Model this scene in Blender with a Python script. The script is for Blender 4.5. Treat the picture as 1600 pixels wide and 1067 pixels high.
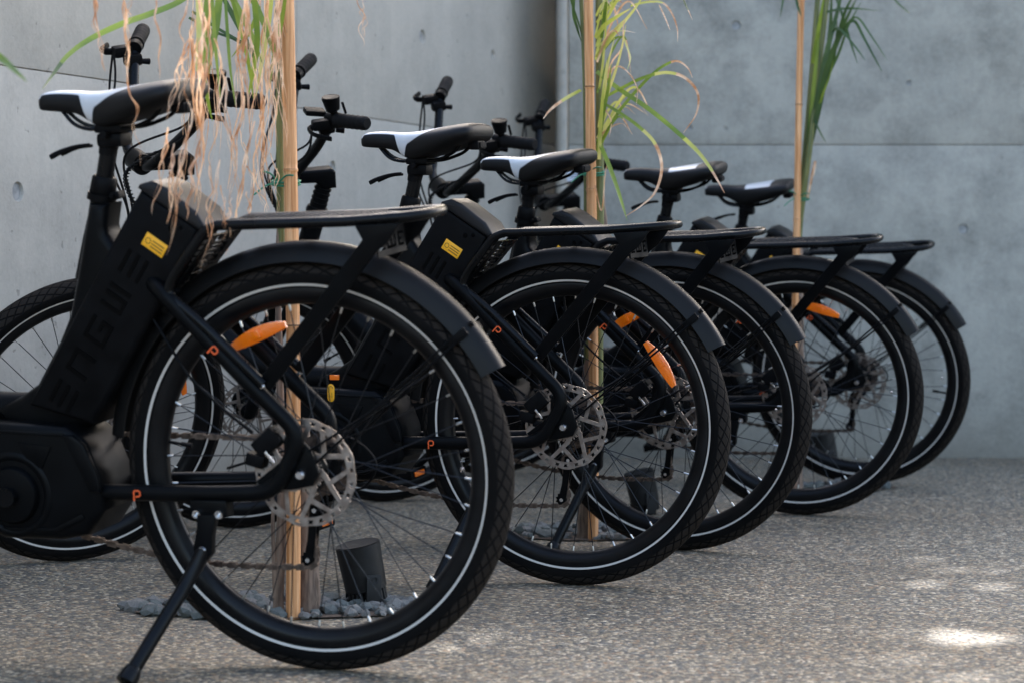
import bpy, bmesh, math, random
from mathutils import Matrix, Vector
random.seed(7)
R_ = math.radians
PI = math.pi
scene = bpy.context.scene
for o in list(bpy.data.objects):
    bpy.data.objects.remove(o)
COL = scene.collection

# ------------------------------------------------------------------ camera
FPX, PITCH, CAMH = 3800.0, 1.524, 0.658          # focal length in photo pixels (1600 wide)
cam_d = bpy.data.cameras.new('camera')
cam_d.sensor_width = 36.0
cam_d.lens = FPX / 1600.0 * 36.0
cam_d.clip_start = 0.05
cam_d.clip_end = 400
cam_d.dof.use_dof = True
cam_d.dof.focus_distance = 5.1
cam_d.dof.aperture_fstop = 5.0
cam_d.dof.aperture_blades = 0
cam = bpy.data.objects.new('camera', cam_d)
COL.objects.link(cam)
cam.location = (0, 0, CAMH)
cam.rotation_euler = (R_(90 - PITCH), 0, 0)
scene.camera = cam

# ------------------------------------------------------------------ sky, sun, exposure
SUN_AZ, SUN_EL = 17.0, 33.0                        # azimuth clockwise from +Y (away from the camera)
sun_dir = Vector((math.sin(R_(SUN_AZ)) * math.cos(R_(SUN_EL)),
                  math.cos(R_(SUN_AZ)) * math.cos(R_(SUN_EL)), math.sin(R_(SUN_EL))))
world = bpy.data.worlds.new('World')
scene.world = world
world.use_nodes = True
wn = world.node_tree.nodes
wn.clear()
sky = wn.new('ShaderNodeTexSky')
sky.sky_type = 'NISHITA'
sky.sun_disc = False
sky.sun_elevation = R_(SUN_EL)
sky.sun_rotation = R_(SUN_AZ)
sky.air_density = 1.0
sky.dust_density = 4.0
sky.ozone_density = 0.4
bg = wn.new('ShaderNodeBackground')
bg.inputs['Strength'].default_value = 0.13
wo = wn.new('ShaderNodeOutputWorld')
world.node_tree.links.new(sky.outputs[0], bg.inputs[0])
world.node_tree.links.new(bg.outputs[0], wo.inputs[0])
sun_d = bpy.data.lights.new('sun', 'SUN')
sun_d.energy = 3.0
sun_d.angle = R_(0.53)
sun_d.color = (1.0, 0.93, 0.84)
sun = bpy.data.objects.new('sun', sun_d)
COL.objects.link(sun)
sun.location = (3, 12, 14)
sun.rotation_euler = sun_dir.to_track_quat('Z', 'Y').to_euler()
scene.view_settings.view_transform = 'Standard'
scene.view_settings.look = 'None'
scene.view_settings.gamma = 1.0
scene.view_settings.exposure = 2.42
scene.view_settings.use_curve_mapping = False
scene.cycles.max_bounces = 8
scene.cycles.transparent_max_bounces = 8

# ------------------------------------------------------------------ helpers
def smooth_path(pts, rad, n=6):
    """round the corners of a 3D polyline"""
    pts = [Vector(p) for p in pts]
    out = [pts[0]]
    for i in range(1, len(pts) - 1):
        a, b, c = pts[i - 1], pts[i], pts[i + 1]
        u, v = (a - b), (c - b)
        d = min(rad, u.length * .48, v.length * .48)
        p, q = b + u.normalized() * d, b + v.normalized() * d
        for k in range(n + 1):
            t = k / n
            out.append(p * (1 - t) ** 2 + b * 2 * t * (1 - t) + q * t * t)
    out.append(pts[-1])
    return out

def spline(pts, n=6):
    """Catmull-Rom through points"""
    pts = [Vector(p) for p in pts]
    P = [pts[0] * 2 - pts[1]] + pts + [pts[-1] * 2 - pts[-2]]
    out = []
    for i in range(1, len(P) - 2):
        for k in range(n):
            t = k / n
            a, b, c, d = P[i - 1], P[i], P[i + 1], P[i + 2]
            out.append(.5 * ((2 * b) + (c - a) * t + (2 * a - 5 * b + 4 * c - d) * t * t + (3 * b - a - 3 * c + d) * t ** 3))
    out.append(pts[-1])
    return out

class MB:
    def __init__(self):
        self.v, self.f, self.m, self.uv = [], [], [], {}
    def add(self, v, f, mat=0):
        o = len(self.v)
        self.v += [tuple(p) for p in v]
        self.f += [tuple(i + o for i in q) for q in f]
        self.m += [mat] * len(f)
        return self
    def tube(self, path, r, n=10, mat=0, closed=False, flat=1.0, up=None, caps=True):
        path = [Vector(p) for p in path]
        N = len(path)
        rs = r if isinstance(r, (list, tuple)) else [r] * N
        T = []
        for i in range(N):
            if closed:
                t = path[(i + 1) % N] - path[i - 1]
            else:
                t = path[min(i + 1, N - 1)] - path[max(i - 1, 0)]
            T.append(t.normalized())
        ref = Vector(up) if up else (Vector((0, 1, 0)) if abs(T[0].y) < .9 else Vector((0, 0, 1)))
        nrm = (ref - T[0] * ref.dot(T[0])).normalized()
        v = []
        for i in range(N):
            nrm = (nrm - T[i] * nrm.dot(T[i])).normalized()
            b = T[i].cross(nrm)
            for k in range(n):
                a = 2 * PI * k / n
                v.append(path[i] + nrm * (math.cos(a) * rs[i] * flat) + b * (math.sin(a) * rs[i]))
        f = []
        for i in range(N if closed else N - 1):
            j = (i + 1) % N
            for k in range(n):
                l = (k + 1) % n
                f.append((i * n + k, i * n + l, j * n + l, j * n + k))
        if caps and not closed:
            f.append(tuple(range(n - 1, -1, -1)))
            f.append(tuple((N - 1) * n + k for k in range(n)))
        return self.add(v, f, mat)
    def box(self, c, s, rot=None, mat=0, ch=0.0):
        c = Vector(c)
        hx, hy, hz = s[0] / 2, s[1] / 2, s[2] / 2
        if ch <= 0:
            v = [Vector((x * hx, y * hy, z * hz)) for x in (-1, 1) for y in (-1, 1) for z in (-1, 1)]
            f = [(0, 1, 3, 2), (4, 6, 7, 5), (0, 4, 5, 1), (2, 3, 7, 6), (0, 2, 6, 4), (1, 5, 7, 3)]
        else:
            ch = min(ch, hx * .9, hy * .9, hz * .9)
            bm = bmesh.new()
            bmesh.ops.create_cube(bm, size=1, matrix=Matrix.Diagonal((2 * hx, 2 * hy, 2 * hz, 1)))
            bmesh.ops.bevel(bm, geom=bm.edges[:], offset=ch, segments=2, affect='EDGES', profile=.6)
            bm.verts.index_update()
            v = [p.co.copy() for p in bm.verts]
            f = [tuple(p.index for p in q.verts) for q in bm.faces]
            bm.free()
        if rot is not None:
            v = [rot @ p for p in v]
        return self.add([p + c for p in v], f, mat)
    def lathe(self, prof, n=32, c=(0, 0, 0), mat=0, a0=0, a1=2 * PI, closed_prof=False):
        """prof: list of (r, y); spins about the y axis through c (angle 0 = +x, 90 deg = +z)"""
        full = abs(a1 - a0 - 2 * PI) < 1e-6
        m = n if full else n + 1
        v = []
        for i in range(m):
            a = a0 + (a1 - a0) * i / n
            for r, y in prof:
                v.append((c[0] + r * math.cos(a), c[1] + y, c[2] + r * math.sin(a)))
        k = len(prof)
        f = []
        for i in range(n):
            j = (i + 1) % m
            for q in range(k if closed_prof else k - 1):
                w = (q + 1) % k
                f.append((i * k + q, i * k + w, j * k + w, j * k + q))
        return self.add(v, f, mat)
    def prism(self, poly, y0, y1, ch=0.004, mat=0, map3=None, seg=2):
        """polygon in the xz plane extruded from y0 to y1 with rounded edges"""
        bm = bmesh.new()
        vs = [bm.verts.new((p[0], y0, p[1])) for p in poly]
        fc = bm.faces.new(vs)
        r = bmesh.ops.extrude_face_region(bm, geom=[fc])
        vv = [e for e in r['geom'] if isinstance(e, bmesh.types.BMVert)]
        bmesh.ops.translate(bm, verts=vv, vec=(0, y1 - y0, 0))
        bmesh.ops.recalc_face_normals(bm, faces=bm.faces[:])
        if ch > 0:
            ed = [e for e in bm.edges if abs(e.verts[0].co.y - e.verts[1].co.y) < 1e-7]
            bmesh.ops.bevel(bm, geom=ed, offset=ch, segments=seg, affect='EDGES', profile=.5)
        bm.verts.index_update()
        v = [p.co.copy() for p in bm.verts]
        f = [tuple(p.index for p in q.verts) for q in bm.faces]
        bm.free()
        if map3:
            v = [map3(p) for p in v]
        return self.add(v, f, mat)
    def mesh(self, name, mats, ang=35, flat=False):
        me = bpy.data.meshes.new(name)
        me.from_pydata(self.v, [], self.f)
        for m in (mats if isinstance(mats, (list, tuple)) else [mats]):
            me.materials.append(m)
        me.polygons.foreach_set('material_index', self.m)
        bm = bmesh.new()
        bm.from_mesh(me)
        bmesh.ops.recalc_face_normals(bm, faces=bm.faces[:])
        bm.to_mesh(me)
        bm.free()
        if not flat:
            me.polygons.foreach_set('use_smooth', [True] * len(me.polygons))
            me.set_sharp_from_angle(angle=R_(ang))
        me.update()
        return me

def link(name, data, parent=None, mat=None):
    o = bpy.data.objects.new(name, data)
    COL.objects.link(o)
    if parent:
        o.parent = parent
    if mat is not None:
        o.matrix_local = mat
    return o

def tag(o, label=None, cat=None, group=None, kind=None):
    if label: o['label'] = label
    if cat: o['category'] = cat
    if group: o['group'] = group
    if kind: o['kind'] = kind
    return o

# ------------------------------------------------------------------ materials
def mat(name, col, rough=.5, metal=0.0, spec=.5, coat=0.0):
    m = bpy.data.materials.new(name)
    m.use_nodes = True
    b = m.node_tree.nodes['Principled BSDF']
    b.inputs['Base Color'].default_value = (*col, 1)
    b.inputs['Roughness'].default_value = rough
    b.inputs['Metallic'].default_value = metal
    b.inputs['Specular IOR Level'].default_value = spec
    b.inputs['Coat Weight'].default_value = coat
    return m

def N(m, t, **kw):
    n = m.node_tree.nodes.new(t)
    for k, v in kw.items():
        setattr(n, k, v)
    return n

def L(m, a, b):
    m.node_tree.links.new(a, b)

def vary(m, c1, c2, scale=30, detail=5, r1=None, r2=None, bump=0.0, bscale=None, coords='Object', stretch=None):
    """noise between two colours, and the roughness and fine relief with it"""
    b = m.node_tree.nodes['Principled BSDF']
    tc = N(m, 'ShaderNodeTexCoord')
    src = tc.outputs[coords]
    if stretch:
        mp = N(m, 'ShaderNodeMapping')
        mp.inputs['Scale'].default_value = stretch
        L(m, src, mp.inputs[0])
        src = mp.outputs[0]
    no = N(m, 'ShaderNodeTexNoise')
    no.inputs['Scale'].default_value = scale
    no.inputs['Detail'].default_value = detail
    L(m, src, no.inputs['Vector'])
    mx = N(m, 'ShaderNodeMix', data_type='RGBA')
    mx.inputs['A'].default_value = (*c1, 1)
    mx.inputs['B'].default_value = (*c2, 1)
    rm = N(m, 'ShaderNodeMapRange')
    rm.inputs['From Min'].default_value = .35
    rm.inputs['From Max'].default_value = .65
    L(m, no.outputs['Fac'], rm.inputs[0])
    L(m, rm.outputs[0], mx.inputs['Factor'])
    L(m, mx.outputs['Result'], b.inputs['Base Color'])
    if r1 is not None:
        rr = N(m, 'ShaderNodeMapRange')
        rr.inputs['From Min'].default_value = .3
        rr.inputs['From Max'].default_value = .7
        rr.inputs['To Min'].default_value = r1
        rr.inputs['To Max'].default_value = r2
        L(m, no.outputs['Fac'], rr.inputs[0])
        L(m, rr.outputs[0], b.inputs['Roughness'])
    if bump > 0:
        n2 = N(m, 'ShaderNodeTexNoise')
        n2.inputs['Scale'].default_value = bscale or scale * 8
        n2.inputs['Detail'].default_value = 3
        L(m, src, n2.inputs['Vector'])
        bp = N(m, 'ShaderNodeBump')
        bp.inputs['Strength'].default_value = bump
        bp.inputs['Distance'].default_value = .001
        L(m, n2.outputs['Fac'], bp.inputs['Height'])
        L(m, bp.outputs[0], b.inputs['Normal'])
    return m

M = {}
M['paint'] = vary(mat('matte_black_paint', (.003, .0035, .004), .4, spec=.09), (.0016, .0019, .0023), (.0026, .003, .0036), 14, 6, .34, .46, .05, 900)
M['paint2'] = vary(mat('satin_black_paint', (.003, .0035, .004), .3, spec=.16), (.002, .0024, .0028), (.0032, .0036, .0044), 18, 6, .22, .34, .03, 900)
M['plastic'] = vary(mat('black_plastic', (.0025, .0025, .003), .5, spec=.07), (.0022, .0022, .0025), (.0045, .0045, .005), 25, 5, .42, .58, .08, 1400)
M['fender'] = vary(mat('fender_plastic', (.004, .004, .004), .42, spec=.16), (.003, .003, .003), (.0075, .0066, .006), 7, 7, .34, .5, .06, 700)
M['emboss'] = mat('dark_emblem', (.0008, .0008, .001), .4, spec=.06)
M['rubber'] = vary(mat('black_rubber', (.004, .004, .004), .7, spec=.18), (.003, .003, .003), (.006, .0055, .0055), 22, 6, .62, .85, .12, 700)
M['vinyl'] = vary(mat('saddle_matte_vinyl', (.005, .005, .0055), .55, spec=.35), (.0045, .0045, .005), (.007, .007, .0075), 20, 4, .42, .58, .2, 1100)
def saddle_mat():
    m = mat('saddle_vinyl', (.003, .003, .0035), .5, spec=.25)
    b = m.node_tree.nodes['Principled BSDF']
    a = N(m, 'ShaderNodeAttribute'); a.attribute_name = 'pale_mask'
    r = N(m, 'ShaderNodeMapRange'); r.inputs[1].default_value = .45; r.inputs[2].default_value = .55
    L(m, a.outputs['Fac'], r.inputs[0])
    x = N(m, 'ShaderNodeMix', data_type='RGBA')
    x.inputs['A'].default_value = (.003, .003, .0034, 1); x.inputs['B'].default_value = (.58, .58, .58, 1)  # pale zones also put bright sheen into the saddle colour
    L(m, r.outputs[0], x.inputs['Factor']); L(m, x.outputs['Result'], b.inputs['Base Color'])
    q = N(m, 'ShaderNodeMapRange'); q.inputs[3].default_value = .5; q.inputs[4].default_value = .25
    L(m, r.outputs[0], q.inputs[0]); L(m, q.outputs[0], b.inputs['Roughness'])
    t = N(m, 'ShaderNodeTexCoord'); n = N(m, 'ShaderNodeTexNoise'); n.inputs['Scale'].default_value = 900
    L(m, t.outputs['Object'], n.inputs['Vector'])
    iv = N(m, 'ShaderNodeMath', operation='SUBTRACT'); iv.inputs[0].default_value = .2; L(m, r.outputs[0], iv.inputs[1])
    mx = N(m, 'ShaderNodeMath', operation='MAXIMUM'); L(m, iv.outputs[0], mx.inputs[0]); mx.inputs[1].default_value = 0
    bp = N(m, 'ShaderNodeBump'); bp.inputs['Distance'].default_value = .001
    L(m, mx.outputs[0], bp.inputs['Strength']); L(m, n.outputs['Fac'], bp.inputs['Height']); L(m, bp.outputs[0], b.inputs['Normal'])
    return m
M['saddle'] = saddle_mat()
M['cap'] = vary(mat('battery_cap_plastic', (.008, .008, .009), .45, spec=.25), (.005, .005, .006), (.008, .008, .009), 40, 5, .42, .52)
M['steel'] = vary(mat('brushed_steel', (.5, .49, .48), .32, 1.0), (.42, .4, .39), (.56, .55, .54), 60, 4, .25, .42)
M['rotor'] = vary(mat('worn_rotor_steel', (.3, .26, .23), .42, 1.0), (.24, .2, .18), (.36, .32, .29), 70, 5, .34, .55)
M['bolt'] = mat('zinc_bolt', (.62, .62, .63), .25, 1.0)
M['spoke'] = mat('black_spoke', (.02, .02, .022), .35, .6)
M['nipple'] = mat('nickel_nipple', (.5, .49, .46), .4, 1.0)
M['rim'] = vary(mat('black_anodised_rim', (.003, .003, .004), .35, spec=.2), (.0025, .0025, .003), (.0045, .0045, .005), 30, 4, .28, .42)
M['stripe'] = mat('reflective_white_stripe', (.55, .5, .44), .55)
M['orange'] = mat('orange_reflector', (1.0, .19, .004), .25)
_b = M['orange'].node_tree.nodes['Principled BSDF']
_b.inputs['Subsurface Weight'].default_value = .3
_b.inputs['Subsurface Radius'].default_value = (.01, .004, .001)
_b.inputs['Coat Weight'].default_value = .6
_tc = N(M['orange'], 'ShaderNodeTexCoord'); _vo = N(M['orange'], 'ShaderNodeTexVoronoi'); _vo.inputs['Scale'].default_value = 260
L(M['orange'], _tc.outputs['Object'], _vo.inputs['Vector'])
_bp = N(M['orange'], 'ShaderNodeBump'); _bp.inputs['Strength'].default_value = .5; _bp.inputs['Distance'].default_value = .001
L(M['orange'], _vo.outputs['Distance'], _bp.inputs['Height']); L(M['orange'], _bp.outputs[0], _b.inputs['Normal'])
M['decal'] = mat('orange_decal', (.8, .11, .02), .5)
M['yellow'] = mat('yellow_label', (.92, .43, .012), .45)
M['ink'] = mat('label_ink', (.16, .08, .01), .6)
M['chain'] = vary(mat('brown_chain_steel', (.12, .09, .07), .5, .8), (.08, .06, .05), (.2, .15, .12), 120, 4, .4, .65)
M['silverprint'] = mat('silver_print', (.45, .45, .46), .5)

# tyre with moulded tread
def tyre_mat():
    m = vary(mat('tyre_rubber', (.004, .004, .004), .75, spec=.08), (.0022, .0021, .0021), (.006, .0053, .0048), 9, 7, .62, .85)
    b = m.node_tree.nodes['Principled BSDF']
    uv = N(m, 'ShaderNodeUVMap')
    sp = N(m, 'ShaderNodeSeparateXYZ'); L(m, uv.outputs[0], sp.inputs[0])
    def math_(op, a, bb=None):
        n = N(m, 'ShaderNodeMath', operation=op)
        for i, q in enumerate((a, bb)):
            if q is None: continue
            if isinstance(q, (int, float)): n.inputs[i].default_value = q
            else: L(m, q, n.inputs[i])
        return n.outputs[0]
    u = math_('MULTIPLY', sp.outputs[0], 84.0)           # blocks round the tyre
    va = math_('ABSOLUTE', sp.outputs[1])                # -1..1 across
    d1 = math_('ABSOLUTE', math_('SUBTRACT', math_('FRACT', math_('ADD', u, math_('MULTIPLY', va, 2.6))), .5))
    d2 = math_('ABSOLUTE', math_('SUBTRACT', math_('FRACT', math_('SUBTRACT', math_('MULTIPLY', u, .5), math_('MULTIPLY', va, 2.6))), .5))
    d = math_('MINIMUM', d1, d2)
    g = N(m, 'ShaderNodeMapRange', interpolation_type='SMOOTHSTEP')
    g.inputs['From Min'].default_value = .03; g.inputs['From Max'].default_value = .14
    L(m, d, g.inputs[0])
    zone = N(m, 'ShaderNodeMapRange'); zone.inputs['From Min'].default_value = .66; zone.inputs['From Max'].default_value = .72
    zone.inputs['To Min'].default_value = 0; zone.inputs['To Max'].default_value = 1
    L(m, va, zone.inputs[0])
    h = math_('MAXIMUM', g.outputs[0], zone.outputs[0])
    bp = N(m, 'ShaderNodeBump'); bp.inputs['Strength'].default_value = .9; bp.inputs['Distance'].default_value = .0022
    L(m, h, bp.inputs['Height'])
    L(m, bp.outputs[0], b.inputs['Normal'])
    old = b.inputs['Base Color'].links[0].from_socket
    inv_z = math_('SUBTRACT', 1.0, zone.outputs[0])
    fac = math_('MULTIPLY', inv_z, math_('MULTIPLY', g.outputs[0], .8))
    dust = N(m, 'ShaderNodeMix', data_type='RGBA'); dust.inputs['B'].default_value = (.024, .019, .0155, 1)
    L(m, fac, dust.inputs['Factor']); L(m, old, dust.inputs['A']); L(m, dust.outputs['Result'], b.inputs['Base Color'])
    return m
M['tyre'] = tyre_mat()

def leafmat(name, c1, c2, trans=.35, rough=.4, sc=9):
    m = mat(name, c1, rough)
    nt = m.node_tree
    b = nt.nodes['Principled BSDF']
    tc = N(m, 'ShaderNodeTexCoord')
    no = N(m, 'ShaderNodeTexNoise'); no.inputs['Scale'].default_value = sc; no.inputs['Detail'].default_value = 5
    L(m, tc.outputs['Object'], no.inputs['Vector'])
    rm = N(m, 'ShaderNodeMapRange'); rm.inputs['From Min'].default_value = .35; rm.inputs['From Max'].default_value = .65
    L(m, no.outputs['Fac'], rm.inputs[0])
    mx = N(m, 'ShaderNodeMix', data_type='RGBA')
    mx.inputs['A'].default_value = (*c1, 1); mx.inputs['B'].default_value = (*c2, 1)
    L(m, rm.outputs[0], mx.inputs['Factor'])
    L(m, mx.outputs['Result'], b.inputs['Base Color'])
    tr = N(m, 'ShaderNodeBsdfTranslucent')
    L(m, mx.outputs['Result'], tr.inputs['Color'])
    ms = N(m, 'ShaderNodeMixShader'); ms.inputs[0].default_value = trans
    out = nt.nodes['Material Output']
    L(m, b.outputs[0], ms.inputs[1]); L(m, tr.outputs[0], ms.inputs[2]); L(m, ms.outputs[0], out.inputs[0])
    return m
M['leaf'] = leafmat('green_blade', (.12, .2, .03), (.28, .36, .05), .4)
M['leafdark'] = leafmat('dark_green_blade', (.035, .075, .02), (.07, .13, .03), .3)
M['leafyellow'] = leafmat('yellowing_blade', (.5, .52, .09), (.68, .62, .22), .45)
M['dry'] = leafmat('dry_tan_blade', (.50, .22, .085), (.95, .70, .48), .45, .6, 24)
M['treeleaf'] = leafmat('tree_leaf', (.04, .09, .02), (.09, .14, .03), .12)
M['bamboo'] = vary(mat('bamboo_cane', (.72, .33, .13), .45, spec=.3), (.50, .20, .065), (.86, .46, .22), 5, 6, .32, .5, .15, 160, stretch=(30, 30, 1.2))
M['bamboo_node'] = mat('bamboo_node', (.16, .075, .03), .7)
M['greenstem'] = vary(mat('green_stem', (.1, .13, .035), .5), (.06, .085, .02), (.2, .2, .06), 7, 5, .4, .6, .1, 200, stretch=(20, 20, 1))
M['husk'] = vary(mat('dry_trunk_husk', (.2, .13, .09), .8), (.1, .065, .045), (.3, .21, .15), 9, 7, .7, .9, .5, 90, stretch=(14, 14, 1.5))
M['tie'] = mat('green_tie', (.02, .19, .1), .45)
M['bark'] = vary(mat('tree_bark', (.1, .07, .05), .9), (.06, .045, .03), (.14, .1, .07), 12, 6, .8, .95, .4, 60)

def concrete(name, base, warm, blotch):
    m = mat(name, base, .75)
    b = m.node_tree.nodes['Principled BSDF']
    tc = N(m, 'ShaderNodeTexCoord')
    src = tc.outputs['Object']
    def noise(scale, detail, rough=.55, st=None):
        s = src
        if st:
            mp = N(m, 'ShaderNodeMapping'); mp.inputs['Scale'].default_value = st
            L(m, src, mp.inputs[0]); s = mp.outputs[0]
        n = N(m, 'ShaderNodeTexNoise'); n.inputs['Scale'].default_value = scale
        n.inputs['Detail'].default_value = detail; n.inputs['Roughness'].default_value = rough
        L(m, s, n.inputs['Vector'])
        return n.outputs['Fac']
    def rng(x, a, bb, c, d):
        n = N(m, 'ShaderNodeMapRange'); n.inputs[1].default_value = a; n.inputs[2].default_value = bb
        n.inputs[3].default_value = c; n.inputs[4].default_value = d
        L(m, x, n.inputs[0]); return n.outputs[0]
    def mix(f, A, B, mode='MIX'):
        n = N(m, 'ShaderNodeMix', data_type='RGBA', blend_type=mode)
        for i, q in (('Factor', f), ('A', A), ('B', B)):
            if isinstance(q, tuple): n.inputs[i].default_value = (*q, 1)
            elif isinstance(q, (int, float)): n.inputs[i].default_value = q
            else: L(m, q, n.inputs[i])
        return n.outputs['Result']
    big = rng(noise(1.1, 6, .6), .4, .68, 0, 1)
    mid = rng(noise(5, 8, .68), .42, .66, 0, 1)
    streak = rng(noise(2.2, 5, .6, (6, 6, .22)), .35, .7, 0, 1)
    fine = rng(noise(70, 6, .7), .3, .7, 0, 1)
    pits = noise(38, 2, .4)
    pit = rng(pits, .725, .77, 0, 1)
    c = mix(big, base, warm)
    c = mix(mid, c, tuple(x * blotch for x in base))
    dk = N(m, 'ShaderNodeMath', operation='MULTIPLY'); L(m, streak, dk.inputs[0]); dk.inputs[1].default_value = .35
    c = mix(dk.outputs[0], c, tuple(x * .74 for x in base))
    fn = N(m, 'ShaderNodeMath', operation='MULTIPLY'); L(m, fine, fn.inputs[0]); fn.inputs[1].default_value = .3
    c = mix(fn.outputs[0], c, tuple(x * 1.22 for x in warm))
    pp = N(m, 'ShaderNodeMath', operation='MULTIPLY'); L(m, pit, pp.inputs[0]); pp.inputs[1].default_value = .45
    c = mix(pp.outputs[0], c, tuple(x * .35 for x in base))
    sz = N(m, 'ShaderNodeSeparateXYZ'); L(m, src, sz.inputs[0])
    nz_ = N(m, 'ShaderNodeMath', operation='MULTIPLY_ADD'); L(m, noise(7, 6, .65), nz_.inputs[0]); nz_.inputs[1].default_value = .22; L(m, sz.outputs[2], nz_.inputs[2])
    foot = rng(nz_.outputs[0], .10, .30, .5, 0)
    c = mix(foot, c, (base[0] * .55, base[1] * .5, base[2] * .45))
    L(m, c, b.inputs['Base Color'])
    h = N(m, 'ShaderNodeMath', operation='SUBTRACT'); L(m, fine, h.inputs[0])
    p2 = N(m, 'ShaderNodeMath', operation='MULTIPLY'); L(m, pit, p2.inputs[0]); p2.inputs[1].default_value = 2.5
    L(m, p2.outputs[0], h.inputs[1])
    bp = N(m, 'ShaderNodeBump'); bp.inputs['Strength'].default_value = .35; bp.inputs['Distance'].default_value = .002
    L(m, h.outputs[0], bp.inputs['Height']); L(m, bp.outputs[0], b.inputs['Normal'])
    return m
M['conc_left'] = concrete('cast_concrete', (.425, .39, .335), (.49, .45, .385), .87)
M['conc_right'] = concrete('mottled_cast_concrete', (.32, .305, .262), (.44, .41, .345), .6)  # darker and more strongly blotched than the side wall
M['mortar'] = vary(mat('tie_hole_mortar', (.3, .3, .29), .85), (.24, .24, .235), (.36, .355, .34), 60, 5, .8, .9, .4, 200)

def ground_mat():
    m = mat('exposed_aggregate', (.2, .18, .17), .6)
    b = m.node_tree.nodes['Principled BSDF']
    tc = N(m, 'ShaderNodeTexCoord')
    src = tc.outputs['Object']
    def vor(scale, feat='F1'):
        v = N(m, 'ShaderNodeTexVoronoi', feature=feat); v.inputs['Scale'].default_value = scale
        L(m, src, v.inputs['Vector']); return v
    v1 = vor(118); ve = vor(118, 'DISTANCE_TO_EDGE')
    v1.inputs['Randomness'].default_value = 1
    sep = N(m, 'ShaderNodeSeparateColor'); L(m, v1.outputs['Color'], sep.inputs[0])
    cr = N(m, 'ShaderNodeValToRGB'); cr.color_ramp.interpolation = 'CONSTANT'
    stops = [(0, (.06, .062, .058)), (.12, (.38, .31, .20)), (.22, (.15, .145, .12)), (.33, (.52, .455, .325)), (.44, (.06, .071, .074)),
             (.54, (.29, .245, .17)), (.64, (.10, .097, .082)), (.74, (.68, .60, .46)), (.82, (.15, .162, .158)), (.92, (.34, .225, .13))]
    e = cr.color_ramp.elements
    e[0].position, e[0].color = 0, (*stops[0][1], 1)
    e[1].position, e[1].color = stops[1][0], (*stops[1][1], 1)
    for p, c in stops[2:]:
        x = e.new(p); x.color = (*c, 1)
    L(m, sep.outputs[0], cr.inputs[0])
    # sandy cement between the pebbles
    em = N(m, 'ShaderNodeMapRange'); em.inputs[1].default_value = .0; em.inputs[2].default_value = .14
    L(m, ve.outputs['Distance'], em.inputs[0])
    mx = N(m, 'ShaderNodeMix', data_type='RGBA'); mx.inputs['A'].default_value = (.085, .077, .06, 1)
    L(m, em.outputs[0], mx.inputs['Factor']); L(m, cr.outputs[0], mx.inputs['B'])
    # worn and dirty areas
    no = N(m, 'ShaderNodeTexNoise'); no.inputs['Scale'].default_value = 1.3; no.inputs['Detail'].default_value = 7
    L(m, src, no.inputs['Vector'])
    rr = N(m, 'ShaderNodeMapRange'); rr.inputs[1].default_value = .35; rr.inputs[2].default_value = .7; rr.inputs[3].default_value = .3; rr.inputs[4].default_value = .75
    L(m, no.outputs['Fac'], rr.inputs[0])
    m2 = N(m, 'ShaderNodeMix', data_type='RGBA', blend_type='MULTIPLY'); m2.inputs['B'].default_value = (.72, .62, .52, 1)
    L(m, rr.outputs[0], m2.inputs['Factor']); L(m, mx.outputs['Result'], m2.inputs['A'])
    L(m, m2.outputs['Result'], b.inputs['Base Color'])
    ds = N(m, 'ShaderNodeMapRange'); ds.inputs[1].default_value = 0; ds.inputs[2].default_value = .5; ds.inputs[3].default_value = 1; ds.inputs[4].default_value = 0
    L(m, v1.outputs['Distance'], ds.inputs[0])
    bp = N(m, 'ShaderNodeBump'); bp.inputs['Strength'].default_value = .8; bp.inputs['Distance'].default_value = .0035
    L(m, ds.outputs[0], bp.inputs['Height']); L(m, bp.outputs[0], b.inputs['Normal'])
    rg = N(m, 'ShaderNodeMapRange'); rg.inputs[3].default_value = .38; rg.inputs[4].default_value = .75
    L(m, sep.outputs[1], rg.inputs[0]); L(m, rg.outputs[0], b.inputs['Roughness'])
    return m
M['ground'] = ground_mat()
M['stone'] = vary(mat('grey_stone', (.14, .135, .125), .8), (.08, .08, .078), (.22, .205, .18), 18, 6, .7, .9, .4, 150)
M['stone2'] = vary(mat('green_grey_stone', (.11, .12, .11), .8), (.06, .072, .068), (.15, .155, .14), 18, 6, .7, .9, .4, 150)
M['soil'] = vary(mat('brown_soil', (.08, .055, .04), .95), (.05, .035, .025), (.13, .09, .06), 30, 7, .9, 1, .8, 120)
M['lamp'] = vary(mat('black_lamp_housing', (.01, .01, .01), .5, spec=.3), (.008, .008, .008), (.014, .0135, .013), 30, 5, .42, .6, .08, 500)

# ------------------------------------------------------------------ view helpers: photo pixel + depth -> world point
cp, sp_ = math.cos(R_(PITCH)), math.sin(R_(PITCH))
def at(px, py, Y):
    x = (px - 800) / FPX; v = -(py - 533.5) / FPX
    d = Vector((x, cp + v * sp_, -sp_ + v * cp))
    return Vector((0, 0, CAMH)) + d * (Y / d.y)

# ================================================================== SETTING
g = MB()
g.add([(-40, -40, 0), (40, -40, 0), (40, 60, 0), (-40, 60, 0)], [(0, 1, 2, 3)])
tag(link('ground', g.mesh('ground', M['ground'], flat=True)), kind='structure')

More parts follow.
